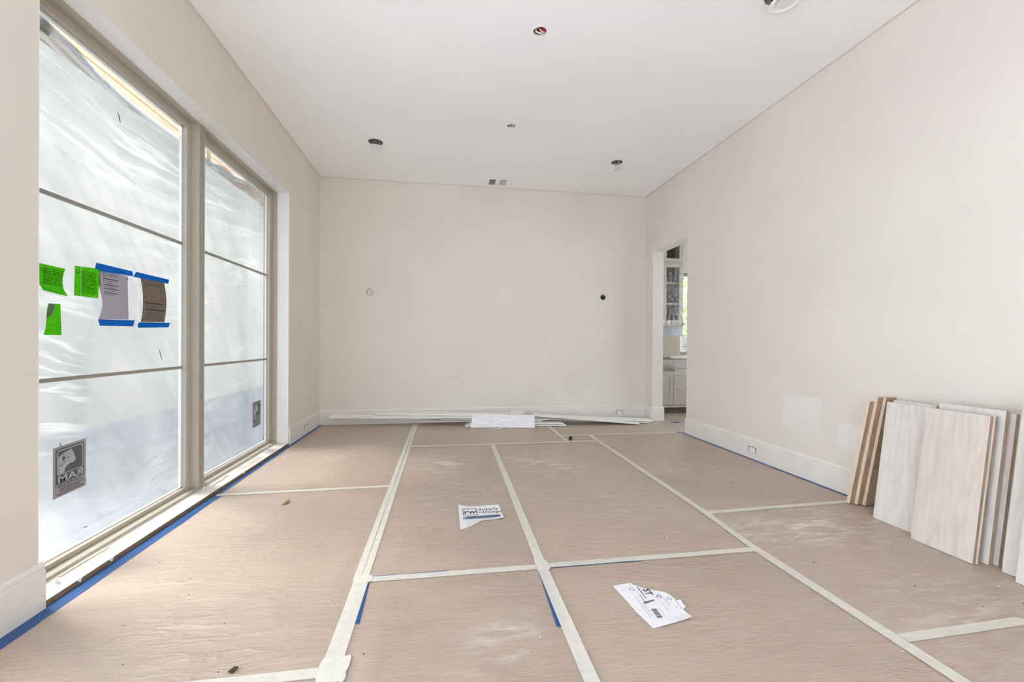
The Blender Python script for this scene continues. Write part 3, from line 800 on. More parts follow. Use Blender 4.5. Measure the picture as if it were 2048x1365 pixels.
def tape(a, b, wd, z, label, mat='tape', ends=(0., 0.), group='cream masking tape strips on the floor', ragged=.004, seed=1, part=None):
    a = Vector((*a, 0)); b = Vector((*b, 0)); d = (b-a); ln = d.length; d.normalize(); n = Vector((-d.y, d.x, 0))
    rnd = random.Random(seed); k = max(4, int(ln/.06)); vs = []; fs = []
    for i in range(k+1):
        t = i/k; p = a + d*ln*t
        wob = .0022*noise.noise(Vector((t*ln*1.7, seed*3.1, 0)))
        for s in (-1, -.33, .33, 1):
            q = p + n*(s*wd/2 + wob)
            if i == 0: q = q - d*rnd.uniform(0, ragged) + d*s*ends[0]
            if i == k: q = q + d*rnd.uniform(0, ragged) + d*s*ends[1]
            zz = z + .0006*noise.noise(Vector((t*ln*9, s*2, seed)))
            vs.append((q.x, q.y, zz))
    for i in range(k):
        for j in range(3): c = i*4+j; fs.append((c, c+1, c+5, c+4))
    o = pyd('masking_tape' if mat == 'tape' else 'blue_tape', vs, fs, mat, part, None, True)
    return o if part else tag(o, label, 'tape', group)
Z1 = .0062
# blue pieces first: they lie under the cream tape
BG = 'blue tape strips showing beside the cream floor tape'
tape((-.362,2.105),(-.352,1.815), .044, Z1-.0012, 'blue tape sliver beside the left tape line', 'bluetape', (0,.01), BG, seed=2)
tape((.492,2.10),(.474,1.665), .048, Z1-.0012, 'blue tape sliver beside the middle tape line near the tape crossing', 'bluetape', (0,.01), BG, seed=3)
tape((.496,1.505),(.490,.9), .050, Z1-.0012, 'blue tape strip under the middle tape line at the bottom edge', 'bluetape', (0,0), BG, seed=4)
tape((-.330,2.139),(.02,2.139), .046, Z1-.0012, 'blue tape strip under the left half of the cross tape', 'bluetape', (0,0), BG, seed=5)
tape((.54,2.138),(1.02,2.138), .048, Z1-.0012, 'blue tape strip under the right half of the cross tape', 'bluetape', (0,0), BG, seed=6)
# cross strips
tape((-.345,2.134),(.49,2.131), .046, Z1, 'cream cross tape between left and middle tape lines', seed=11)
tape((.515,2.138),(1.715,2.142), .044, Z1, 'cream cross tape between middle and right tape lines', seed=12)
tape((-.385,4.778),(1.83,4.770), .050, Z1, 'cream cross tape at the far end of the middle papers', seed=13)
tape((-1.640,3.462),(-.40,3.495), .046, Z1, 'cream cross tape from the window sill to the left tape line', seed=14)
tape((1.745,2.655),(2.88,2.700), .046, Z1, 'cream cross tape from the right tape line to the leaning boards', seed=15)
tape((-1.6,1.55),(-.335,1.557), .048, Z1+.0006, 'cream cross tape at the bottom left corner', ragged=.012, seed=16)
tape((1.76,1.410),(2.38,1.428), .046, Z1, 'cream cross tape at the bottom right with an angled cut end', ends=(0,-.02), seed=17)
tape((1.335,5.112),(2.955,5.085), .040, Z1, 'cream cross tape running to the doorway corner', seed=18)
tape((1.402,6.02),(1.400,4.765), .044, Z1+.0005, 'short cream tape line leading under the trim boards', seed=19)
# long strips
tape((-.405,6.02),(-.405,2.13), .034, Z1+.0008, 'cream tape strip of the left line, window side, far stretch', seed=21)
tape((-.3655,6.02),(-.369,2.10), .034, Z1+.0014, 'cream tape strip of the left line, inner side, far stretch', seed=22)
tape((-.400,2.17),(-.398,-.6), .034, Z1+.0012, 'cream tape strip of the left line, window side, near stretch', seed=23)
tape((-.3645,2.12),(-.3645,-.6), .034, Z1+.0018, 'cream tape strip of the left line, inner side, near stretch', seed=24)
tape((.535,4.765),(.497,2.15), .050, Z1+.0008, 'cream middle tape line, far stretch', seed=25)
tape((.490,2.20),(.494,-.6), .048, Z1+.0014, 'cream middle tape line, near stretch', seed=26)
tape((.512,2.10),(.510,-.6), .020, Z1+.0020, 'narrow second tape over the near middle tape line', seed=27)
tape((1.770,5.10),(1.737,2.60), .050, Z1+.0008, 'cream right tape line, far stretch', seed=28)
tape((1.736,2.68),(1.705,2.10), .046, Z1+.0014, 'cream right tape line, middle stretch', seed=29)
tape((1.708,2.16),(1.765,-.6), .056, Z1+.0008, 'cream right tape line, near stretch', seed=30)
tape((1.742,1.46),(1.770,-.6), .018, Z1+.0020, 'narrow second tape over the near right tape line', seed=31)
# torn patches over the crossings
def torn(cx, cy, sx, sy, z, label, seed):
    rnd = random.Random(seed); n = 22; poly = []
    for k in range(n):
        a = 2*math.pi*k/n; c, s = math.cos(a), math.sin(a)
        m = 1/max(abs(c), abs(s)); q = rnd.uniform(.88, 1.06)
        poly.append((cx + sx*c*m*q, cy + sy*s*m*q, z))
    tag(MB().prism(poly, (0,0,.0005)).build('masking_tape', 'tape'), label, 'tape', 'cream masking tape strips on the floor')
torn(.500, 2.142, .034, .045, Z1+.0026, 'torn tape square over the middle crossing', 3)
torn(-.374, 2.137, .042, .034, Z1+.0028, 'torn tape square over the left crossing', 4)
torn(-.372, 1.560, .050, .060, Z1+.0030, 'torn tape square at the bottom left crossing', 5)
# blue tape along walls, half up the baseboard edge
def edge_tape(x0, x1, y0, y1, z, label):
    n = max(6, int(abs(y1-y0)/.07)); vs = []; fs = []
    for i in range(n+1):
        t = i/n; y = y0 + (y1-y0)*t
        wb_ = .006*noise.noise(Vector((y*3.3, z*700, 0)))
        for s in (0, .5, 1):
            vs.append((x0 + (x1-x0)*s + wb_*s, y, z + (.0012*(1-s)**2) + .0010*noise.noise(Vector((y*6, s*2, 1)))))
    for i in range(n):
        for j in range(2): c = i*3+j; fs.append((c, c+1, c+4, c+3))
    tag(pyd('blue_tape', vs, fs, 'bluetape', None, None, True), label, 'tape', 'blue tape along the edges of the floor')
edge_tape(XL+.018, -1.590, -.5, 2.11, .0046, 'blue tape along the near left baseboard')
edge_tape(XL+.010, -1.598, 2.10, 3.47, .0050, 'blue tape along the sill of the nearer window half')
edge_tape(XL+.012, -1.625, 3.44, 5.04, .0046, 'blue tape along the sill of the farther window half')
edge_tape(XL+.018, -1.620, 5.02, D-.02, .0050, 'blue tape along the baseboard in the far left corner')
edge_tape(XR-.018, XR-.038, 2.55, DY0+.02, .0060, 'thin blue tape along the right baseboard')
tag(MB().prism([(XR-.10, DY0+.055, .0075), (XR-.02, DY0+.02, .0075), (XR-.01, DY0+.05, .0075), (XR-.06, DY0+.085, .009)], (0,0,.0008)).build('blue_tape', 'bluetape'), 'torn blue tape end at the doorway corner', 'tape', 'blue tape along the edges of the floor')
tag(MB().prism([(3.22,5.78,.006),(3.34,5.80,.006),(3.36,5.74,.006),(3.27,5.73,.006)], (0,0,.0008)).build('blue_tape', 'bluetape'), 'scrap of blue tape on the floor inside the doorway', 'tape', 'blue tape along the edges of the floor')

# ------------------------------------------------------------------ torn labels on the floor
def floor_label(name, poly, lift, label, org, ux, vx):
    # poly: world xy outline; lift(x, y) -> height
    me_v = []; cx = sum(p[0] for p in poly)/len(poly); cy = sum(p[1] for p in poly)/len(poly)
    bm = bmesh.new(); vs = [bm.verts.new((x, y, 0)) for x, y in poly]; bm.faces.new(vs)
    bmesh.ops.triangulate(bm, faces=bm.faces[:]); bmesh.ops.subdivide_edges(bm, edges=bm.edges[:], cuts=5, use_grid_fill=True)
    ext = bmesh.ops.extrude_face_region(bm, geom=bm.faces[:])
    for e in ext['geom']:
        if isinstance(e, bmesh.types.BMVert): e.co.z += .0006
    for v in bm.verts: v.co.z += lift(v.co.x, v.co.y)
    bmesh.ops.recalc_face_normals(bm, faces=bm.faces)
    me = bpy.data.meshes.new(name); bm.to_mesh(me); bm.free()
    o = link(name, me, 'paper'); tag(o, label, 'label', 'torn paper labels on the floor')
    org = Vector(org); ux = Vector(ux); vx = Vector(vx)
    def f(u, v):
        p = org + ux*u + vx*v; return (p.x, p.y, lift(p.x, p.y) + .0012)
    return o, f
lift1 = lambda x, y: .0105 + .014*max(0, (x-.33)/.05)*max(0, (2.83-y)/.11) + .004*max(0, (.13-x)/.03)
lab1, f1 = floor_label('torn_label', [(.102,3.006),(.165,2.975),(.232,2.965),(.31,2.975),(.382,2.978),(.381,2.725),(.33,2.735),(.29,2.728),(.27,2.735),(.236,2.722),(.20,2.680),(.175,2.655),(.156,2.645),(.135,2.625),(.100,2.600)],
    lift1, 'torn white label with a boxed logo and blue band lying on the floor paper', (.10, 2.60), (1, 0), (0, 1))
# boxed logo
patches('logo_box', f1, [rect(.028,.122,.318,.326), rect(.028,.122,.215,.221), rect(.028,.032,.215,.326), rect(.117,.122,.215,.326)], 'ink', lab1)
lettering('lettering', 'rw', .075, lambda u, v: f1(u, v*1.25), 'ink', lab1, .075, .217, .95, .0012)
lettering('lettering', 'Supply', .046, lambda u, v: f1(u, v*1.15), 'ink', lab1, .200, .265, 1.12, .0004)
lettering('lettering', '+Design', .046, lambda u, v: f1(u, v*1.15), 'ink', lab1, .208, .222, 1.06, .0004)
patch('blue_band', f1, rect(.027,.268,.158,.196), 'blueink', lab1)
def f1b(u, v): p = f1(u, v); return (p[0], p[1], p[2]+.0006)
lettering('lettering', 'SURFACE PROTECTION', .026, lambda u, v: f1b(u, v*1.2), 'paper', lab1, .148, .1475, .86, .0002)
prints(lab1, f1, [(.045,.24,.140,.004), (.045,.20,.118,.004), (.045,.13,.096,.004), (.045,.11,.074,.004), (.045,.08,.056,.004)], 'greyink', 12)
lift2 = lambda x, y: .0100 + .010*max(0, (1.66-y)/.06)*max(0, (x-.84)/.16) + .006*max(0, (x-.97)/.06)
lab2, f2 = floor_label('torn_label', [(.780,1.905),(.828,1.913),(.872,1.917),(.879,1.900),(.915,1.868),(.955,1.842),(.966,1.840),(.993,1.820),(1.004,1.795),(1.012,1.765),(1.008,1.752),(1.030,1.750),(1.024,1.728),(1.024,1.702),(1.006,1.690),(1.007,1.668),(1.011,1.630),(.920,1.612),(.824,1.598),(.803,1.70),(.795,1.78)],
    lift2, 'torn white label with a barcode lying on the floor paper nearest the viewer', (.80, 1.60), (.0, 1.0), (1.0, 0))
# local: u runs away from the viewer, v to the right; print reads towards the viewer
g2_ = lambda u, v: f2(.32-u, v)
lettering('lettering', 'ST', .040, lambda u, v: g2_(u, v), 'ink', lab2, .085, .118, 1.1, .0012, 0)
patches('barcode', g2_, [rect(.205+.0045*k, .205+.0045*k+w_, .072, .096) for k, w_ in enumerate([.002,.0035,.002,.003,.002,.0015,.0035,.002,.003,.0015,.002,.0035,.002,.003])], 'ink', lab2)
for (cu, cv, r, mt) in ((.125,.150,.0115,'ink'), (.150,.186,.012,'greyink'), (.215,.185,.004,'ink'), (.055,.055,.013,'greyink')):
    q = []
    for k in range(3):
        a0 = k*2*math.pi/3
        q.append([(cu + r*math.cos(a0+t), cv + r*math.sin(a0+t)) for t in (0,.5,1.,1.5)] + [(cu + r*.62*math.cos(a0+t), cv + r*.62*math.sin(a0+t)) for t in (1.5,1.,.5,0)])
    patches('round_symbol', g2_, q, mt, lab2)
prints(lab2, g2_, [(.04,.13,.086,.005), (.10,.16,.070,.003)], 'ink', 21)
prints(lab2, g2_, [(.05,.11,.100,.002), (.11,.26,.045,.002), (.16,.25,.058,.002), (.06,.12,.128,.002), (.10,.19,.165,.002), (.14,.20,.205,.002), (.17,.23,.14,.002), (.19,.24,.200,.0025), (.20,.26,.108,.002)], 'greyink', 22)
patch('tear', lambda u, v: (lambda p: (p[0], p[1], p[2]+.0004))(g2_(u, v)), [(.155,.062),(.168,.066),(.150,.118),(.144,.120)], 'groove', lab2)

# ------------------------------------------------------------------ debris on the floor
tag(MB().tube([(-1.10,3.175,.014),(-1.085,3.20,.022),(-1.075,3.235,.020),(-1.09,3.255,.013)], [.004,.013,.011,.005], 7).build('wood_chip', 'chip'), 'curled pale wood chip on the floor paper below the window', 'wood chip')
tag(MB().prism([(1.44,4.86,.008),(1.47,4.84,.008),(1.485,4.865,.03),(1.46,4.88,.045)], (.004,.03,0)).build('black_scrap', 'black'), 'small black pointed scrap by the far tape crossing', 'scrap')
tag(MB().tube([(.62,5.62,.010),(.66,5.585,.013),(.70,5.575,.012),(.735,5.57,.014),(.755,5.60,.02),(.74,5.63,.012)], .006, 6).build('loop_of_cord', 'caulk'), 'small white loop of cord poking out below the short front board', 'cord')
tag(MB().prism([(-.722,1.60,.008),(-.706,1.592,.008),(-.694,1.612,.012),(-.71,1.618,.011)], (0,0,.004)).build('dark_chip', 'speck'), 'dark splinter on the near paper beside the bottom left tape', 'splinter')
def crumbs(name, n, mat, label, seed, r0, r1, bounds):
    rnd = random.Random(seed); mb_ = MB()
    for _ in range(n):
        x = rnd.uniform(bounds[0], bounds[1]); y = rnd.uniform(bounds[2], bounds[3]); r = rnd.uniform(r0, r1); a = rnd.uniform(0, 6.3); l = rnd.uniform(1, 2.6)
        z = .0035 + hz(x, y); c, s = math.cos(a), math.sin(a)
        P = [(x + c*r*l, y + s*r*l, z), (x - s*r, y + c*r, z), (x - c*r*l, y - s*r*l, z), (x + s*r, y - c*r, z), (x, y, z + r*.9), (x, y, z - r*.3)]
        mb_.add(P, [(0,1,4),(1,2,4),(2,3,4),(3,0,4),(1,0,5),(2,1,5),(3,2,5),(0,3,5)])
    o = mb_.build(name, mat); o['kind'] = 'stuff'; return tag(o, label, 'debris')
crumbs('floor_grit', 150, 'speck', 'tiny dark grit scattered over the brown floor paper', 4, .0012, .0034, (-1.5, 2.7, 1.2, 5.5))
crumbs('plaster_crumbs', 90, 'white_speck', 'tiny white plaster crumbs scattered over the brown floor paper', 6, .0012, .0036, (-.9, 2.8, 1.3, 5.4))

# ------------------------------------------------------------------ trim boards stacked along the far wall
def board(F0, F1, Bv, t, label, mat='trimboard', name='trim_board'):
    F0, F1, Bv = Vector(F0), Vector(F1), Vector(Bv); dn = Vector((0, 0, -t))
    mb_ = MB().hexa([F0+dn, F1+dn, F1+Bv+dn, F0+Bv+dn, F0, F1, F1+Bv, F0+Bv])
    o = mb_.build(name, mat)
    bv = o.modifiers.new('bevel', 'BEVEL'); bv.width = .0015; bv.segments = 1
    return tag(o, label, 'board', 'white trim boards stacked along the far wall')
board((.28,5.80,.022),(1.645,5.670,.022),(.01,.15,0), .014, 'lowest white trim board, lying flat on the floor paper')
board((.33,5.815,.042),(1.610,5.700,.042),(.01,.15,0), .014, 'second white trim board from the bottom of the stack')
board((-.325,6.00,.062),(1.35,5.84,.062),(.01,.12,0), .014, 'white trim board low in the stack, its left end past the tape line')
board((-.050,5.985,.081),(1.42,5.815,.081),(.01,.11,0), .013, 'white trim board in the middle of the stack')
board((-.17,6.03,.100),(1.30,5.86,.100),(.01,.11,0), .012, 'white trim board in the upper part of the stack')
board((-1.51,6.060,.122),(1.05,5.77,.116),(.012,.095,.028), .014, 'longest white trim board, its free left end reaching almost to the left corner')
board((-.915,6.040,.160),(1.083,5.800,.150),(.012,.10,.018), .016, 'topmost long white trim board of the stack')
board((.0,6.02,.140),(.95,5.87,.132),(.012,.10,.0), .012, 'white trim board just below the topmost one')
board((1.206,5.800,.146),(2.690,5.640,.022),(.045,.190,0), .014, 'wide white board sloping down from the stack to the right')
board((1.320,5.885,.108),(2.935,5.750,.034),(.045,.200,0), .012, 'wide white board with its corner reaching the doorway, partly under another')
board((1.340,5.870,.086),(2.880,5.735,.017),(.045,.200,0), .010, 'lowest wide board at the right, mostly hidden under two others')
b = tag(MB().hexa([(.880,5.800,.165),(1.045,5.735,.165),(1.13,5.93,.165),(.96,5.995,.165),(.880,5.800,.178),(1.045,5.735,.178),(1.13,5.93,.190),(.96,5.995,.190)]).build('board_offcut', 'trimboard'), 'small square white offcut on top of the board stack', 'offcut')
MB().box(1.045,1.052,5.79,5.80,.1782,.1830).build('nail', 'metal', b)
# short board standing in front of the stack
q = MB().hexa([(.350,5.715,.010),(1.190,5.595,.010),(1.192,5.611,.010),(.352,5.731,.010),(.380,5.765,.182),(1.197,5.645,.170),(1.199,5.661,.170),(.382,5.781,.182)]).build('short_board', 'brushed')
tag(q, 'short brushed white board standing upright in front of the board stack', 'board')

# ------------------------------------------------------------------ plywood leaning on the right wall
def panel(x0, yl, yr, ht, dx, t, label, face='ply', z0=.008, skew=0.):
    ln = math.hypot(dx, ht); c, s = ht/ln, dx/ln
    tv = Vector((t*c, 0, -t*s)); zb = z0 + t*s
    A, B = Vector((x0, yl, zb)), Vector((x0, yr, zb)); U = Vector((dx, skew, ht))
    o = MB().hexa([A, B, B+tv, A+tv, A+U, B+U, B+U+tv, A+U+tv], [1, 1, 0, 1, 1, 1]).build('plywood_panel', [face, 'plyedge'])
    return tag(o, label, 'panel', 'plywood panels leaning on the right wall')
panel(2.695, 2.125, 1.826, .762, .106, .016, 'foremost pinkish birch panel in the leaning plywood stack', 'plypink')
panel(2.716, 2.105, 1.820, .762, .108, .014, 'panel directly behind the foremost one, only its brown edge showing')
panel(2.774, 2.418, 2.130, .755, .102, .018, 'white birch panel at the left of the leaning plywood stack')
panel(2.800, 2.400, 2.150, .768, .104, .016, 'panel behind the white left one, only its top edge showing')
panel(2.764, 2.110, 1.806, .790, .106, .018, 'taller panel rising above the foremost one, brown edge at its right')
panel(2.802, 2.060, 1.790, .775, .108, .018, 'pinkish panel near the back of the leaning plywood stack', 'plypink')
panel(2.826, 2.040, 1.776, .780, .110, .018, 'rearmost panel of the leaning plywood stack', 'plypink')
panel(2.756, 1.746, 1.30, .866, .125, .018, 'tall white birch panel cut by the right edge of the photo')
panel(2.700, 1.660, 1.20, .866, .125, .018, 'nearest tall birch panel at the right edge, in front of another')
def slat(x0, x1, y, z, t, label):
    dy = -.140
    A = [(x0, y-t, .009), (x1, y-t, .009), (x1, y, .009), (x0, y, .009)]
    T = [(a+.003, b_+dy, z) for a, b_, _ in A]
    o = MB().hexa(A + T, [0, 0, 1, 0, 0, 2]).build('narrow_board', ['boardlit', 'boardshade', 'boardlit'])
    return tag(o, label, 'board', 'narrow boards leaning beside the plywood')
slat(2.849, 2.995, 2.680, .752, .026, 'narrow tan board farthest left, shortest of the three')
slat(2.884, 2.997, 2.6515, .785, .024, 'middle one of three narrow tan boards left of the plywood')
slat(2.921, 2.998, 2.625, .785, .022, 'narrow tan board right beside the white plywood panel')

# ------------------------------------------------------------------ outlet boxes, wall boxes, ceiling boxes
def outlet(name, f, label):
    # f(u, v, d): local metres on the baseboard face, d out of the wall
    root = MB()
    def bx(u0, u1, v0, v1, d0, d1):
        return [f(u0,v0,d0), f(u1,v0,d0), f(u1,v1,d0), f(u0,v1,d0), f(u0,v0,d1), f(u1,v0,d1), f(u1,v1,d1), f(u0,v1,d1)]
    o = MB().hexa(bx(-.044, .044, -.022, .022, .0002, .0022)).build(name, 'trimw')
    for q in ((-.052,-.044,-.028,.028), (.044,.052,-.028,.028), (-.044,.044,.022,.027)):
        MB().hexa(bx(q[0], q[1], q[2], q[3], .0002, .0016)).build('box_rim', 'dark', o)
    tag(o, label, 'outlet', 'blank outlet boxes in the baseboards')
outlet('outlet_box', lambda u, v, d: (2.608+u, D-.017-d, .098+v), 'blank outlet box in the far baseboard near the doorway')
outlet('outlet_box', lambda u, v, d: (XR-.017-d, 3.830-u, .098+v), 'blank outlet box in the right baseboard')
outlet('outlet_box', lambda u, v, d: (XL+.017+d, 5.570+u, .098+v), 'blank outlet box in the left baseboard past the window')

def wall_box(cx, cz, r, filled, label):
    rot = Matrix.Rotation(math.radians(90), 4, 'X')     # local z -> -y
    o = MB().lathe([(r, .004), (r, -.055), (0, -.055)], (cx, D, cz), 28, rot).build('round_wall_box', 'metal' if not filled else 'trimw')
    MB().lathe([(r+.006, .0012), (r-.003, .0016), (r-.003, -.004), (r+.006, -.001)], (cx, D, cz), 28, rot, True).build('rim', 'trimw', o)
    if filled:
        MB().lathe([(r-.010, -.006), (r-.012, -.010), (0, -.012)], (cx, D, cz), 28, rot).build('plaster_fill', 'wall', o)
        MB().tube([(cx-.02, D+.004, cz+.02), (cx, D-.002, cz+.008), (cx+.02, D+.004, cz+.004)], .004, 6).build('wire', 'whitewire', o)
        MB().tube([(cx+.03, D+.006, cz+.012), (cx+.034, D-.001, cz-.006), (cx+.02, D+.005, cz-.02)], .0035, 6).build('wire', 'whitewire', o)
    else:
        MB().tube([(cx+.03, D+.03, cz+.02), (cx+.02, D+.0, cz+.024), (cx+.0, D+.02, cz+.03)], .004, 6).build('wire', 'whitewire', o)
        MB().tube([(cx-.02, D+.04, cz-.01), (cx-.005, D+.01, cz+.0), (cx+.012, D+.03, cz-.02)], .004, 6).build('wire', 'black', o)
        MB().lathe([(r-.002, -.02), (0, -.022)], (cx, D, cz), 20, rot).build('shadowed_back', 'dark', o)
    tag(o, label, 'wall box', 'round electrical boxes on the far wall')
wall_box(*WB[0], True, 'plastered round electrical box on the left of the far wall')
wall_box(*WB[1], False, 'open dark round electrical box near the doorway on the far wall')

def can(cx, cy, r, label, name='ceiling_box', depth=.11):
    o = MB().lathe([(r, -.001), (r, depth), (0, depth)], (cx, cy, H), 28).build(name, 'metal')
    MB().lathe([(r+.010, -.0012), (r-.001, -.002), (r-.001, .012), (r+.010, 0)], (cx, cy, H), 28, None, True).build('rim', 'ceil', o)
    return o
o = can(*CH[0], '')
tag(o, 'open ceiling box with red and white wires, nearest the viewer', 'ceiling box', 'open boxes in the ceiling')
x, y = CH[0][:2]
MB().tube([(x+.035,y+.02,H+.05),(x+.030,y+.030,H+.006),(x+.005,y+.005,H-.008),(x-.025,y+.012,H+.004),(x-.035,y-.01,H+.05)], .006, 7).build('white_wire', 'whitewire', o, True)
MB().tube([(x+.036,y+.010,H+.05),(x+.034,y+.012,H+.005),(x+.014,y-.006,H-.004),(x-.012,y+.0,H+.03)], .005, 7).build('white_wire', 'whitewire', o, True)
for k in range(4):
    MB().tube([(x-.012+.012*k,y+.042,H+.03),(x-.006+.012*k,y+.030,H+.012),(x+.004+.010*k,y+.006,H+.014),(x+.010+.006*k,y-.02,H+.05)], .006, 7).build('red_wire', 'redwire', o, True)
MB().box(x-.034,x-.020,y-.040,y-.028,H-.002,H+.02).build('clamp', 'metal', o)
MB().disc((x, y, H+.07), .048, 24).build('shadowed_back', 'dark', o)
o = can(*CH[1], '')
tag(o, 'open grey ceiling box in the middle of the ceiling', 'ceiling box', 'open boxes in the ceiling')
x, y = CH[1][:2]
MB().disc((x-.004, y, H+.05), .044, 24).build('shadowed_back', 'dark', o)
MB().tube([(x+.02,y-.02,H+.06),(x+.022,y+.0,H+.006),(x+.0,y+.02,H+.004),(x-.022,y+.006,H+.02)], .006, 7).build('white_wire', 'whitewire', o, True)
MB().tube([(x+.035,y-.01,H+.06),(x+.034,y+.012,H+.008),(x+.02,y+.03,H+.03)], .005, 7).build('black_wire', 'black', o, True)

def downlight(hx, hy, hr, cx, cy, drop, r, tilt, label):
    root = empty('recessed_downlight', (hx, hy, H))
    MB().lathe([(hr, -.001), (hr, .13), (0, .13)], (hx, hy, H), 28).build('can_housing', 'metal', root)
    for k in range(6):
        a = k*math.pi/3 + .3
        MB().box(hx+hr*.93*math.cos(a)-.006, hx+hr*.93*math.cos(a)+.006, hy+hr*.93*math.sin(a)-.004, hy+hr*.93*math.sin(a)+.004, H+.01, H+.06).build('spring_clip', 'dark', root)
    mtx = tilt.to_4x4(); c = (cx, cy, H-drop)
    MB().lathe([(0, .004), (r*.55, .006), (r*.70, .001), (r*.74, -.004), (r*.97, -.003), (r, .001), (r*.97, .006), (r*.6, .012), (r*.55, .030), (0, .032)], c, 36, mtx).build('trim_disc', 'white', root, True)
    MB().lathe([(0, -.0005), (r*.60, .0005)], c, 32, mtx).build('lens', 'paper', root)
    MB().tube([(hx+hr*.4, hy+hr*.2, H+.06), (hx*.6+cx*.4+.03, hy*.5+cy*.5, H-.01), (cx+.01, cy, H-drop+.03)], .004, 6).build('cable', 'whitewire', root)
    MB().tube([(hx-hr*.6, hy-hr*.3, H+.05), (cx-r*.45, cy-r*.3, H-drop+.02)], .003, 6).build('spring_arm', 'metal', root)
    tag(root, label, 'downlight', 'downlights hanging loose from the ceiling'); keep(root)
E_ = lambda a, b: Matrix.Rotation(math.radians(a), 3, 'X') @ Matrix.Rotation(math.radians(b), 3, 'Y')
downlight(CH[2][0], CH[2][1], .078, -.765, 5.065, .050, .092, E_(-6, 5), 'white downlight hanging loose from the left far part of the ceiling')
downlight(CH[3][0], CH[3][1], .066, 2.130, 5.135, .055, .085, E_(-5, -10), 'white downlight hanging loose near the doorway side of the ceiling')
downlight(CH[4][0], CH[4][1], .078, 2.135, 2.445, .050, .105, E_(-4, -9), 'white downlight hanging loose at the top edge near the right wall')

# air supply register in the ceiling
v = empty('ceiling_vent', (.68, 5.93, H))
vx0, vx1, vy0, vy1 = .50, .86, 5.765, 6.115
MB().box(vx0, vx1, vy0, vy1, H-.004, H).build('plate', 'white', v)
for (a0, a1) in ((.608, .682), (.755, .830)):
    MB().box(a0-.004, a1+.004, 5.872, 6.056, H-.0046, H-.0038).build('dark_opening', 'dark', v)
    n = 5
    for k in range(n):
        xx = a0 + (a1-a0)*(k+.5)/n
        mt = 'metal' if a0 < .7 else 'white'
        MB().add([(xx-.006, 5.874, H-.004), (xx+.001, 5.874, H-.011), (xx+.001, 6.054, H-.011), (xx-.006, 6.054, H-.004), (xx-.004, 5.874, H-.004), (xx+.003, 5.874, H-.011), (xx+.003, 6.054, H-.011), (xx-.004, 6.054, H-.004)],
                 [(0,1,2,3),(4,7,6,5),(0,4,5,1),(3,2,6,7),(1,5,6,2),(0,3,7,4)]).build('louver', mt, v)
tag(v, 'white ceiling air register with two small grilles by the far wall', 'vent'); keep(v)

# ------------------------------------------------------------------ pantry beyond the doorway
def door_frame(parent, name, x0, x1, y, z0, z1, st, th=.02):
    o = MB().box(x0, x1, y-th, y, z0, z0+st).box(x0, x1, y-th, y, z1-st, z1).box(x0, x0+st, y-th, y, z0+st, z1-st).box(x1-st, x1, y-th, y, z0+st, z1-st).build(name, 'cab', parent)
    return o
bc = empty('base_cabinet', (3.8, 6.75, 0))
MB().box(XR2+.01, 4.6, 6.50, 7.07, .105, .895).build('body', 'cab', bc)
MB().box(XR2+.01, 4.6, 6.54, 6.60, 0, .105).build('toe_kick', 'cabdark', bc)
MB().box(XR2+.01, 4.6, 6.478, 6.50, .105, .135).build('bottom_rail', 'cab', bc)
for (a0, a1) in ((3.20, 3.66), (3.668, 4.13), (4.138, 4.59)):
    MB().box(a0, a1, 6.478, 6.50, .735, .875).build('drawer_front', 'cab', bc)
    d = door_frame(bc, 'door', a0, a1, 6.50, .145, .690, .060, .022)
    MB().box(a0+.06, a1-.06, 6.490, 6.50, .205, .630).build('door_panel', 'cab', d)
tag(bc, 'greige pantry base cabinet behind clear plastic wrap', 'cabinet'); keep(bc)
tag(MB().box(XR2+.01, 4.62, 6.455, 7.08, .896, .926).build('countertop', 'counter'), 'white countertop with paper edge over the pantry cabinet', 'countertop')
tag(MB().prism([(3.2,6.452,.924),(3.58,6.452,.920),(3.60,6.452,.900),(3.2,6.452,.902)], (0,-.003,0)).build('cardboard_edge', 'raw'), 'strip of brown cardboard along the counter edge', 'cardboard')
tag(MB().box(XR2+.01, 4.10, 7.06, 7.078, .927, 1.44).build('backsplash_board', 'splash'), 'tan board covering the wall above the pantry counter', 'board')
uc = empty('wall_cabinet', (3.75, 6.9, 1.44))
U0, U1, UY = 3.21, 3.985, 6.77
MB().box(U0, U1, UY+.25, 7.07, 1.437, 3.2).box(U0, U0+.02, UY, UY+.25, 1.437, 3.2).box(U1-.02, U1, UY, UY+.25, 1.437, 3.2).box(U0, U1, UY, UY+.25, 1.437, 1.49).box(U0, U1, UY, UY+.25, 3.1, 3.2).build('carcass', 'cab', uc)
MB().box(U0+.02, U1-.02, UY+.24, UY+.248, 1.49, 3.1).build('dark_back', 'cabdark', uc)
for zz in (1.81, 2.162, 2.52): MB().box(U0+.02, U1-.02, UY+.03, UY+.24, zz-.012, zz+.012).build('shelf', 'cab', uc)
MB().box(U0, U1, UY-.002, UY+.02, 2.478, 2.53).build('mid_rail', 'cab', uc)
for (a0, a1) in ((3.22, 3.612), (3.618, 3.960)):
    d = door_frame(uc, 'glass_door', a0, a1, UY, 1.475, 2.475, .055)
    MB().box(a0+.05, a1-.05, UY-.012, UY-.008, 1.53, 2.42).build('glass', 'glass', d)
    d = door_frame(uc, 'glass_door', a0, a1, UY, 2.512, 3.08, .055)
    MB().box(a0+.05, a1-.05, UY-.012, UY-.008, 2.56, 3.03).build('glass', 'glass', d)
tag(uc, 'tall greige pantry wall cabinet with glass doors and two shelves', 'cabinet'); keep(uc)
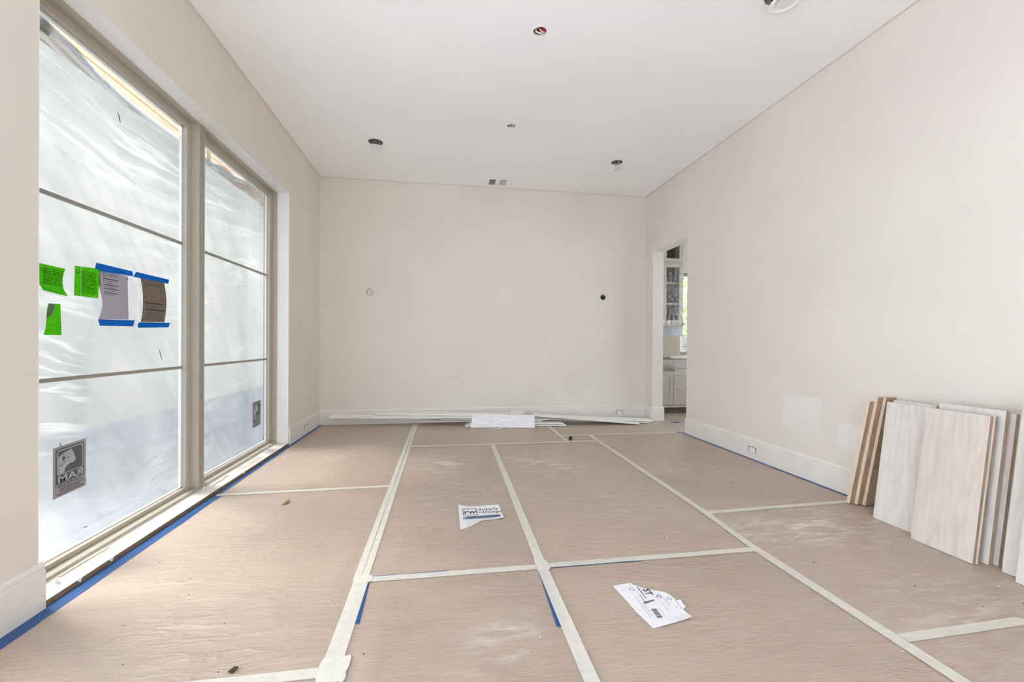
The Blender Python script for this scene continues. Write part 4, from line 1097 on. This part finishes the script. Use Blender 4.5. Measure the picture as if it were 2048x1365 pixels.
# plastic wraps
def hang(name, x0, x1, y, z0, z1, amp, seed, label, mat='wrap', fan=None):
    nx, nz = 40, 50; vs = []; fs = []
    for i in range(nx+1):
        for j in range(nz+1):
            x = x0 + (x1-x0)*i/nx; z = z0 + (z1-z0)*j/nz
            if fan: a = math.atan2(z-fan[1], x-fan[0]); q = math.sin(a*26 + seed)*.8
            else: q = noise.noise(Vector((x*9+z*6, z*1.2, seed)))*1.4
            vs.append((x, y - amp - amp*q, z))
    for i in range(nx):
        for j in range(nz): a = i*(nz+1)+j; fs.append((a, a+1, a+nz+2, a+nz+1))
    return tag(pyd(name, vs, fs, mat, None, None, True), label, 'plastic wrap')
hang('plastic_wrap', 3.21, 4.58, 6.470, .15, .90, .007, 1.3, 'clear plastic wrap over the pantry base cabinet with fanned wrinkles', 'wrap', (3.62, .80))
hang('plastic_wrap', 3.215, 3.98, UY-.025, 1.45, 2.46, .005, 2.2, 'clear plastic wrap over the glass cabinet doors', 'wrap', (3.75, 1.9))
hang('plastic_wrap', 3.22, 3.99, UY+.03, 1.26, 1.45, .02, 4.4, 'loose milky plastic hanging below the pantry wall cabinet', 'sleeve')
tag(crumple('bunched_plastic', 3.60, 6.43, .70, .10, .03, .14, 'sleeve', 9.), 'bunched plastic knot on the front of the base cabinet', 'plastic wrap')
# pantry window
pwin = struct(empty('window_3', (4.66, PY+.06, WPZ0)), 'pantry window with green leaves outside, seen through the doorway')
MB().box(WPX0, WPX1, PY+.02, PY+.08, WPZ0, WPZ0+.06).build('frame_sill', 'muntin', pwin)
MB().box(WPX0, WPX1, PY+.02, PY+.08, WPZ1-.06, WPZ1).build('frame_head', 'muntin', pwin)
MB().box(WPX0, WPX0+.04, PY+.02, PY+.08, WPZ0+.06, WPZ1-.06).build('frame_jamb', 'white', pwin)
MB().box(WPX1-.04, WPX1, PY+.02, PY+.08, WPZ0+.06, WPZ1-.06).build('frame_jamb', 'white', pwin)
MB().box(WPX0+.04, WPX1-.04, PY+.05, PY+.055, WPZ0+.06, WPZ1-.06).build('glass_pane', 'glass', pwin)
keep(pwin)
st_ = MB().box(4.162, 4.42, PY+.047, PY+.0485, 1.0, 1.26).build('window_paper', 'paper')
for zz in (1.075, 1.085, 1.125): MB().box(4.19, 4.36, PY+.0462, PY+.0469, zz, zz+.005).build('print_line', 'ink', st_)
tag(st_, 'white printed sheet stuck low on the pantry window', 'notice')
# leafy shrub outside it
def shrub(cx, cy, z0, hgt, rad, n, seed, label, mats):
    root = empty('leafy_shrub', (cx, cy, z0)); rnd = random.Random(seed)
    for k in range(3):
        a = rnd.uniform(0, 6.28); MB().tube([(cx, cy, z0), (cx+.2*rad*math.cos(a), cy+.2*rad*math.sin(a), z0+hgt*.5), (cx+.5*rad*math.cos(a), cy+.5*rad*math.sin(a), z0+hgt*.9)], [.03,.02,.008], 6).build('stem', 'bark', root)
    for mi, mt in enumerate(mats):
        mb_ = MB()
        for _ in range(n):
            u = Vector((rnd.gauss(0,1), rnd.gauss(0,1), rnd.gauss(0,1))).normalized()*rnd.random()**.33
            p = Vector((cx + u.x*rad, cy + u.y*rad*.7, z0 + hgt*.5 + u.z*hgt*.5))
            d = Vector((rnd.uniform(-1,1), rnd.uniform(-1,1), rnd.uniform(-1,1))).normalized(); e = d.orthogonal().normalized()
            s = rnd.uniform(.05, .09)
            mb_.add([p - d*s, p + e*s*.45 + d.cross(e)*s*.1, p + d*s, p - e*s*.45 + d.cross(e)*s*.1], [(0,1,2,3)])
        f_ = mb_.build('foliage', mt, root); f_['kind'] = 'stuff'
    tag(root, label, 'shrub'); keep(root)
shrub(6.3, 10.6, -.3, 4.2, 2.0, 6000, 3, 'green and yellow leafy shrub outside the pantry window', ('leaf', 'leaf2'))
